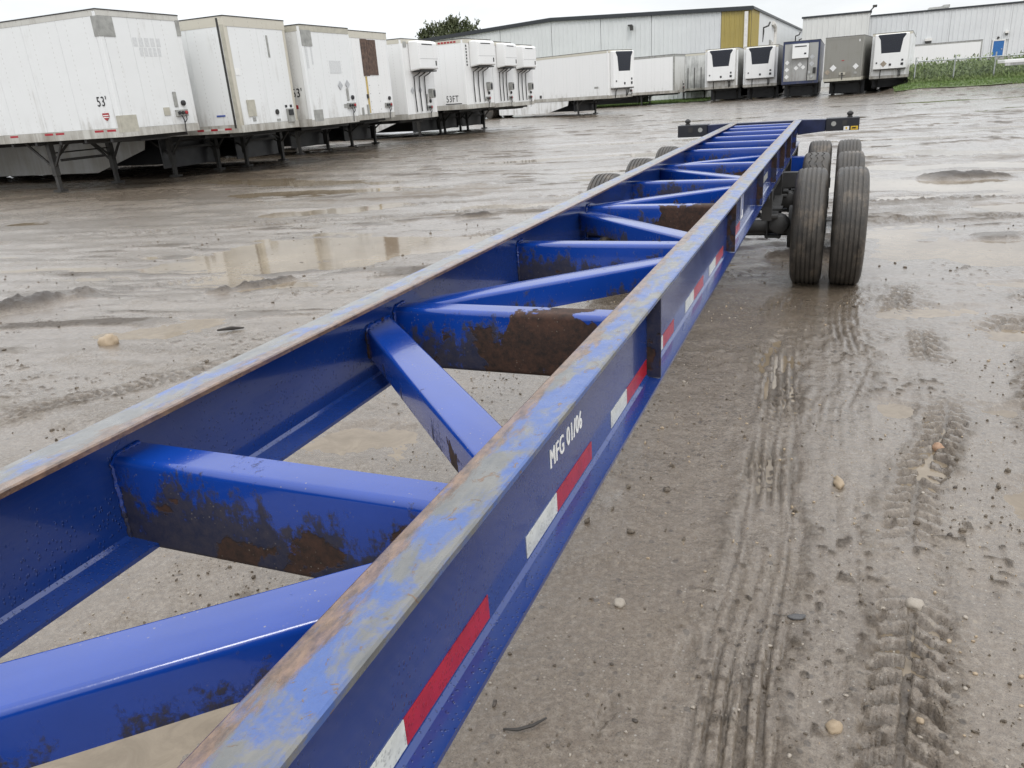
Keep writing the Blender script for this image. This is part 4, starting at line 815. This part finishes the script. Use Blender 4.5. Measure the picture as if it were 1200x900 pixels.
for a, b in zip(xs[:-1], xs[1:]): corrugated(loc((a + .02, 85)), loc((b - .02, 85)), roofz(a) - .25, roofz(b) - .25, -.3).build('wall_panel', 'grey_siding', b1)
corrugated(loc((-11.28, 84.99)), loc((xR, 84.99)), roofz(-11.28) - .25, zR - .25, -.3, .42).build('wall_panel', 'yellow_siding', b1)
corrugated(loc((xR + .03, 85)), loc((xR + .25, 90)), zR - .1, zR - .1, -.3, .5).build('wall_panel', 'yellow_siding', b1)
ys = [90.02, 101, 112, 125, 140]
for a, b in zip(ys[:-1], ys[1:]): corrugated(loc((xR + .05 + (a - 85) * .042, a)), loc((xR + .05 + (b - 85) * .042 - .002, b - .06)), zR - .1, zR - .1, -.3, .6).build('wall_panel', 'grey_siding', b1)
MB().box(xL + 27.2, xR + 26.7, .3, 56, -.4, 8.0 - .4).build('core', 'grey_siding', b1)
ev = MB(); ev.bar((*loc((xL - .3, 84.9)), zL - .1), (*loc((xA, 84.9)), zA - .1), .3, .36); ev.bar((*loc((xA, 84.9)), zA - .1), (*loc((xR + .15, 84.9)), zR - .1), .3, .36); ev.bar((*loc((xR + .1, 85.05)), zR - .06), (*loc((xR + 2.5, 140)), zR - .06), .2, .22); ev.build('eave_trim', 'eave_dark', b1)
rf = MB(); P = [(xL - .2, zL), (xA, zA), (xR + .2, zR)]
rf.add([(p[0] + 27, 0.0, p[1] - .02) for p in P] + [(p[0] + 27, 56, p[1] - .02) for p in P], [(0, 1, 4, 3), (1, 2, 5, 4)]); rf.build('roof', 'roof_metal', b1)
MB().box(*sorted((xR + 27 - .62, xR + 27 - .28)), -.22, -.06, -.2, zR - .35).build('downpipe', 'pipe_white', b1)
def gooseneck(y, z):
    x = xR + 27 + .05 + (y - 85) * .042; g = MB(); g.tube([(x + .02, y - 85, z - 1.4), (x + .12, y - 85, z - .4), (x + .12, y - 85, z), (x + .6, y - 85, z + .15), (x + .7, y - 84.6, z + .5)], .09, 6); g.build('wall_pipe', 'leg_steel', b1)
for y, z in ((93, 6.6), (128, 6.9), (134, 6.6)): gooseneck(y, z)
x = xR + 27 + .05 + 15 * .042
MB().box(x, x + .08, 13.5, 18.2, -.2, 5.6).build('loading_door', 'plate_grey', b1); MB().tube([(x + .2, 18.2, 4.0), (x + .25, 18.2, 6.6), (x + .25, 17.6, 7.2), (x + .22, 15.4, 7.4)], .22, 8).build('vent_duct', 'pipe_white', b1, smooth=True); MB().box(x + .085, x + .3, 15.2, 17.8, 3.4, 5.4).build('vent_unit', 'pipe_white', b1)
lm = MB(); lm.box(6.45, 6.85, -.35, 0, 7.5, 7.62); lm.box(6.72, 7.0, -.6, -.3, 7.05, 7.5); lm.build('wall_lamp', 'leg_steel', b1)
b2 = empty('pale_building', (7, 112, 0), label='pale ribbed metal building with a blue door and rooftop unit, far right', cat='building')
def lo2(p): return (p[0] - 7, p[1] - 112)
for a, b in ((-4.6, -1.0), (-.98, 2.55)): corrugated(lo2((a, 105)), lo2((b, 105)), 7.8, 7.8, -.3, .55).build('wall_panel', 'pale_siding', b2)
corrugated(lo2((2.58, 105.02)), lo2((2.58, 112)), 7.8, 7.8, -.3, .7).build('wall_panel', 'grey_siding', b2)
for a, b in ((2.62, 7.05), (7.08, 11.5), (11.53, 16.0), (17.75, 22), (22.03, 30), (30.03, 44)): corrugated(lo2((a, 112)), lo2((b, 112)), 7.72, 7.72, -.3, .55).build('wall_panel', 'grey_siding', b2)
corrugated(lo2((16.02, 112)), lo2((17.73, 112)), 7.72, 7.72, 3.95, .5).build('wall_panel', 'grey_siding', b2)
MB().box(*[v - 7 for v in (16.0, 17.75)], .1, .2, -.3, 4.2).build('wall_panel', 'grey_siding', b2)
MB().box(2.65 - 7, 44 - 7, .35, 40, -.3, 7.66).build('core', 'grey_siding', b2); MB().box(-4.5 - 7, 2.5 - 7, -6.6, 40, -.3, 7.75).build('core', 'pale_siding', b2)
tr = MB(); tr.box(-4.75 - 7, 2.72 - 7, -7.15, -6.85, 7.78, 7.98); tr.box(2.75 - 7, 44.2 - 7, -.16, .14, 7.68, 7.86); tr.box(2.56 - 7, 2.74 - 7, -6.84, .2, 7.79, 7.97); tr.build('roof_trim', 'eave_dark', b2)
dr = MB().box(16.24 - 7, 17.32 - 7, -.06, .04, 2.1, 3.86).build('door', 'blue_door', b2); MB().box(17.1 - 7, 17.2 - 7, -.12, -.06, 2.9, 3.02).build('handle', 'chrome_tube', dr)
fr = MB(); fr.box(16.12 - 7, 16.24 - 7, -.08, .06, 2.1, 3.98); fr.box(17.32 - 7, 17.44 - 7, -.08, .06, 2.1, 3.98); fr.box(16.24 - 7, 17.32 - 7, -.08, .06, 3.86, 3.98); fr.build('door_frame', 'pipe_white', b2)
MB().box(15.9 - 7, 18 - 7, -1.6, 0, -.2, 2.09).build('stoop', 'concrete', b2)
MB().box(9.0 - 7, 9.75 - 7, -.35, .02, 4.45, 4.72).build('wall_lamp', 'pipe_white', b2); MB().box(9.05 - 7, 9.7 - 7, -.3, .02, 4.22, 4.45).build('wall_lamp', 'leg_steel', b2); MB().box(17.25 - 7, 17.6 - 7, -.3, .02, 4.62, 4.85).build('wall_lamp', 'pipe_white', b2); MB().box(17.3 - 7, 17.55 - 7, -.26, .02, 4.45, 4.615).build('wall_lamp', 'leg_steel', b2); MB().lathe([(-.18, .12), (0, .14)], 'y', (16.65 - 7, 0, 4.2), 10).build('wall_lamp', 'leg_steel', b2)
ru = MB(); ru.box(9.4 - 7, 11.5 - 7, 3.5, 6, 7.66, 8.3); ru.box(10.9 - 7, 11.6 - 7, 3.45, 6.05, 8.15, 8.45); ru.build('rooftop_unit', 'plate_grey', b2)
cl = MB(); cl.bar((2.5 - 7, -7.1, 7.9), (2.9 - 7, -7.3, 8.3), .1, .1); cl.box(2.75 - 7, 3.2 - 7, -7.5, -7.2, 8.25, 8.5); cl.build('roof_lamp', 'leg_steel', b2)
b3 = empty('white_annex', (-4.8, 150, 0), label='small white gable just showing between the warehouse and the pale building', cat='building')
MB().prism([(-1.6, 0), (6, 0), (6, 10.3), (1.2, 10.3), (-1.6, 9.9)], (0, 0, -.3), (1, 0, 0), VF, (0, 12, 0)).build('wall', 'grey_siding', b3); MB().box(-1.7, 6.1, -.15, 12, 10.0, 10.12).build('roof', 'roof_metal', b3)

# ------------------------------------------------------------------ fence, weeds, grass
fe = empty('chain_link_fence', (12, 66, 0), label='galvanised chain-link fence with top rail standing in the weeds', cat='fence')
px = [4.9 + 2.47 * k for k in range(-0, 16)]
post = None
for x in px:
    z = gz(x, 66)
    if post is None: post = MB().tube([(0, 0, -.3), (0, 0, 1.72)], .045, 8).mesh('post', 'galvanised')
    p = link('post', post, fe, loc=(x - 12, 0, z - .02)); p.scale.z = 1.0
MB().tube([(px[0] - 12, 0, gz(px[0], 66) + 1.42)] + [(x - 12, 0, gz(x, 66) + 1.42 - .03) for x in px[1:]], .04, 6).build('top_rail', 'galvanised', fe)
wi = MB()
for k in range(520):
    for s in (-1, 1):
        x = px[0] - 12 + k * .07
        wi.tube([(x, .02 * s, .5), (x + s * .9, .02 * s, 1.92)], .0022, 3, False)
wo = wi.build('mesh_wire', 'galvanised', fe); wo['kind'] = 'stuff'
def foliage_mesh(name, P, N, size, mat, seed):
    r = np.random.default_rng(seed); n = len(P)
    d = r.normal(size=(n, 3)); d[:, 2] = np.abs(d[:, 2]) * N; d /= np.linalg.norm(d, axis=1)[:, None]
    e = np.cross(d, r.normal(size=(n, 3))); e /= np.linalg.norm(e, axis=1)[:, None]; s = size * (0.5 + r.random((n, 1)))
    a = P - e * s * .28; b = P + e * s * .28; m = P + d * s * .6 + e * s * .22; m2 = P + d * s * .6 - e * s * .22; c = P + d * s * 1.2
    co = np.stack([a, b, m, c, m2], 1).reshape(-1, 3).astype(np.float32)
    me = bpy.data.meshes.new(name); me.vertices.add(len(co)); me.vertices.foreach_set('co', co.ravel()); me.loops.add(n * 5); me.loops.foreach_set('vertex_index', np.arange(n * 5, dtype=np.int32))
    me.polygons.add(n); me.polygons.foreach_set('loop_start', np.arange(0, n * 5, 5, dtype=np.int32)); me.polygons.foreach_set('loop_total', np.full(n, 5, np.int32)); me.update(calc_edges=True); me.materials.append(M[mat]); return me
r = np.random.default_rng(5)
n = 52000; wx = 4.6 + 34 * r.random(n); wy = 65.3 + 11 * r.random(n) ** 1.2
hb = .80 + .55 * (fbm(wx / 2.2, wy / 2.0, 4, 7) + .3) + .5 * (r.random(n) < .05) + .25 * sst(wy, 66, 70); hb = hb * sst(wy, 65.2, 67.4)
wz = macro(wx, wy) + hb * r.random(n) ** .8 * .95
weeds = link('weeds', foliage_mesh('weeds', np.stack([wx, wy, wz], 1), 3.2, .16, 'weed_leaf', 1)); tag(weeds, 'tall green weeds growing through and behind the fence', 'weeds', kind='stuff')
n = 26000; wx = 3.6 + 32 * r.random(n); wy = 62.6 + 3.4 * r.random(n)
wz = macro(wx, wy); k = wy > 63.0 + .5 * fbm(wx / 1.2, wx * 0, 3, 9)
gr = link('grass', foliage_mesh('grass', np.stack([wx, wy, wz], 1)[k], 3.0, .10, 'grass_blade', 2)); tag(gr, 'short grass verge between the muddy yard and the fence', 'grass', kind='stuff')
n = 24000; wx = -24 + 13.2 * r.random(n); wy = 72.4 + 11 * r.random(n)
gr2 = link('grass', foliage_mesh('grass', np.stack([wx, wy, macro(wx, wy)], 1), 2.5, .12, 'grass_blade', 3)); tag(gr2, 'grass strip at the foot of the grey warehouse', 'grass', kind='stuff')
def strip(name, x0, x1, y0, y1, lift, mat, label):
    xs = np.linspace(x0, x1, 60); ys = np.linspace(y0, y1, 24); XX, YY = np.meshgrid(xs, ys); ed = .4 * fbm(XX / 1.3, XX * 0, 3, 15); YY2 = YY + ed * (1 - (YY - y0) / (y1 - y0))
    o = link(name, grid_mesh(name, XX, YY2, macro(XX, YY2) + lift, mat)); tag(o, label, kind='structure')
strip('grass_bank', 3.6, 45, 62.9, 84, .05, 'grass_soil', 'green earth bank under the fence'); strip('grass_bank', -50, -10.7, 72.0, 84.9, .06, 'grass_soil', 'green ground at the foot of the warehouse')

# ------------------------------------------------------------------ tree beyond the warehouse
tb = Vector((-50.6, 105, 0)); tr = empty('tree', tb, label='broad bushy green tree rising behind the warehouse roof', cat='tree')
g = MB(); g.tube([(0, 0, -.3), (.1, 0, 3), (-.1, .1, 6)], [.38, .28, .18], 9); tips = []
for k in range(60):
    a = k * 2.4; q = math.sqrt((k + .5) / 60); zz = rng.uniform(-.3, 1.0)
    e = Vector((math.cos(a) * 6.0 * q, math.sin(a) * 4.6 * q, 8.2 + 3.1 * math.sqrt(max(0, 1 - q * q)) * max(zz, .1) + rng.uniform(-.5, .5))); p0 = Vector((0, 0, rng.uniform(2.6, 6)))
    m_ = p0.lerp(e, .55) + Vector((0, 0, .4)); g.tube([p0, m_, e], [.12, .07, .025], 6); tips += [e, p0.lerp(e, .8) + Vector((0, 0, .3)), m_]
g.build('trunk', 'bark', tr, smooth=True)
r = np.random.default_rng(8); pts = []
for p in tips:
    m = 170; c = r.normal(size=(m, 3)) * np.array([.7, .7, .6]); pts.append(np.array(p) + c)
pts = np.concatenate(pts); pts = pts[(pts[:, 2] > 2.2)]
sp = []
for k in range(60):      # upward sprigs that break the outline
    x = r.uniform(-6.2, 6.2); z0 = 8.3 + 3.2 * math.sqrt(max(0, 1 - (x / 6.4) ** 2)) + r.uniform(-.4, .4); q = np.linspace(0, 1, 40)[:, None]
    sp.append(np.array([x, r.uniform(-1.5, 1.5), z0]) + q * np.array([r.normal() * .4, 0, r.uniform(.8, 1.7)]) + r.normal(size=(40, 3)) * .16)
pts = np.concatenate([pts] + sp)
tr.scale = (.80, .8, .92)
link('crown', foliage_mesh('crown', pts, 1.2, .36, 'tree_leaf', 4), tr)

# ------------------------------------------------------------------ stones, sticks, gravel
def stone_mesh(seed, mat, sx=1, sy=1, sz=.7):
    bm = bmesh.new(); bmesh.ops.create_icosphere(bm, subdivisions=3, radius=1)
    for v in bm.verts:
        q = v.co * 1.1 + Vector((seed * 3.1, seed, 0)); f = 1 + .34 * mnoise.noise(q) + .14 * mnoise.noise(q * 2.6); v.co = Vector((v.co.x * sx, v.co.y * sy, v.co.z * sz)) * f
    me = bpy.data.meshes.new('stone'); bm.to_mesh(me); bm.free(); me.materials.append(M[mat]); me.shade_smooth(); return me
for k, (x, y, s, m, lab, e) in enumerate(((-5.78, 4.62, .085, 'stone_tan', 'large rounded tan stone lying in the mud left of the chassis', (1, .8, .85)), (.13, 3.49, .038, 'stone_tan', 'smooth oblong tan stone on the wet mud right of the chassis', (1.3, .6, .6)),
    (.385, 2.63, .032, 'stone_pale', 'pale rounded stone half sunk beside the chevron tyre track', (1, 1, .7)), (.12, 1.935, .026, 'stone_tan', 'small round tan pebble near the bottom edge of the yard', (1, .9, .7)), (.59, 4.02, .034, 'stone_rust', 'brown stone sitting on the tyre track above the small puddle', (1, .8, .9)),
    (-.005, 2.42, .022, 'stone_dark', 'flat dark slate chip lying in the mud', (1.5, .7, .5)), (-.62, 2.32, .022, 'stone_pale', 'pale pebble among dark clods beside the rail', (1, 1, .8)), (.35, 2.01, .012, 'stone_tan', 'tiny orange-tan pebble at the edge of the chevron track', (1, .8, .7)))):
    o = link('stone', stone_mesh(k + 1, m, *e), None, loc=(x, y, gh(x, y) + s * .12)); o.scale = (s, s, s); o.rotation_euler = (0, 0, rng.uniform(0, 6)); tag(o, lab, 'stone', 'loose stones on the mud')
P = [(-.80, 1.62), (-.76, 1.63), (-.72, 1.66), (-.69, 1.70)]; st = MB().tube([(x, y, gh(x, y) + .012) for x, y in P], [.003, .005, .005, .003], 6).build('stick', 'stick', None, smooth=True); tag(st, 'thin curved black stick on the mud beside the blue rail', 'stick')
P = [(-4.98, 5.08), (-4.9, 5.18), (-4.80, 5.22)]; st = MB().tube([(x, y, gh(x, y) + .015) for x, y in P], [.008, .018, .006], 6).build('stick', 'stick', None, smooth=True); tag(st, 'short dark wood chip on the pale mud left of the chassis', 'stick')
# loose gravel: one mass of small pebbles
r = np.random.default_rng(12); ico = bmesh.new(); bmesh.ops.create_icosphere(ico, subdivisions=1, radius=1); ico.verts.ensure_lookup_table(); iv = np.array([v.co[:] for v in ico.verts]); fi = np.array([[v.index for v in f.verts] for f in ico.faces]); ico.free()
def gravel(n, xr, yr, smin, smax, mat, label, seed, pw=3.0, cen=None):
    r = np.random.default_rng(seed)
    x = xr[0] + (xr[1] - xr[0]) * r.random(n); y = yr[0] + (yr[1] - yr[0]) * r.random(n) ** 1.4
    dn = vnoise(x / .7, y / .7, 83 + seed) + .3 * r.normal(size=n); k = dn > .12; x, y = x[k], y[k]
    h, w_, dk = ground_height(x, y); k = h > -.02; x, y, h = x[k], y[k], h[k]; n = len(x)
    s = smin + (smax - smin) * r.random(n) ** pw; sc = s[:, None] * (1 + .35 * r.normal(size=(n, 3)).clip(-1.5, 1.5)) * np.array([1, 1, .75]); c = np.stack([x, y, h + macro(x, y) + s * .2], 1)
    V = (iv[None] * (1 + .18 * r.normal(size=(n, len(iv), 1))) * sc[:, None] + c[:, None]).reshape(-1, 3); F = (fi[None] + (np.arange(n) * len(iv))[:, None, None]).reshape(-1, 3)
    me = bpy.data.meshes.new('gravel'); me.vertices.add(len(V)); me.vertices.foreach_set('co', V.astype(np.float32).ravel()); me.loops.add(F.size); me.loops.foreach_set('vertex_index', F.astype(np.int32).ravel()); me.polygons.add(len(F)); me.polygons.foreach_set('loop_start', np.arange(0, F.size, 3, dtype=np.int32)); me.polygons.foreach_set('loop_total', np.full(len(F), 3, np.int32)); me.update(calc_edges=True)
    me.materials.append(M[mat]); me.shade_smooth(); o = link('gravel', me); tag(o, label, 'gravel', kind='stuff')
gravel(3000, (-3.5, 1.4), (1.0, 7), .002, .009, 'stone_tan', 'scattered small tan grit on the near mud', 1)
gravel(3000, (-3.5, 1.4), (1.0, 7), .002, .008, 'stone_pale', 'scattered small pale grit on the near mud', 2)
gravel(9000, (-2.5, 1.6), (.9, 5.5), .002, .008, 'wet_mud', 'fine crumbs of mud lying on the near yard', 6)
gravel(2200, (-10, 3.5), (1.0, 12), .005, .018, 'wet_mud', 'crumbled lumps of mud lying on the yard', 3)
gravel(1800, (-10, 3.5), (.9, 11), .003, .012, 'soil_dark', 'dark crumbs of wet soil scattered on the yard', 4)
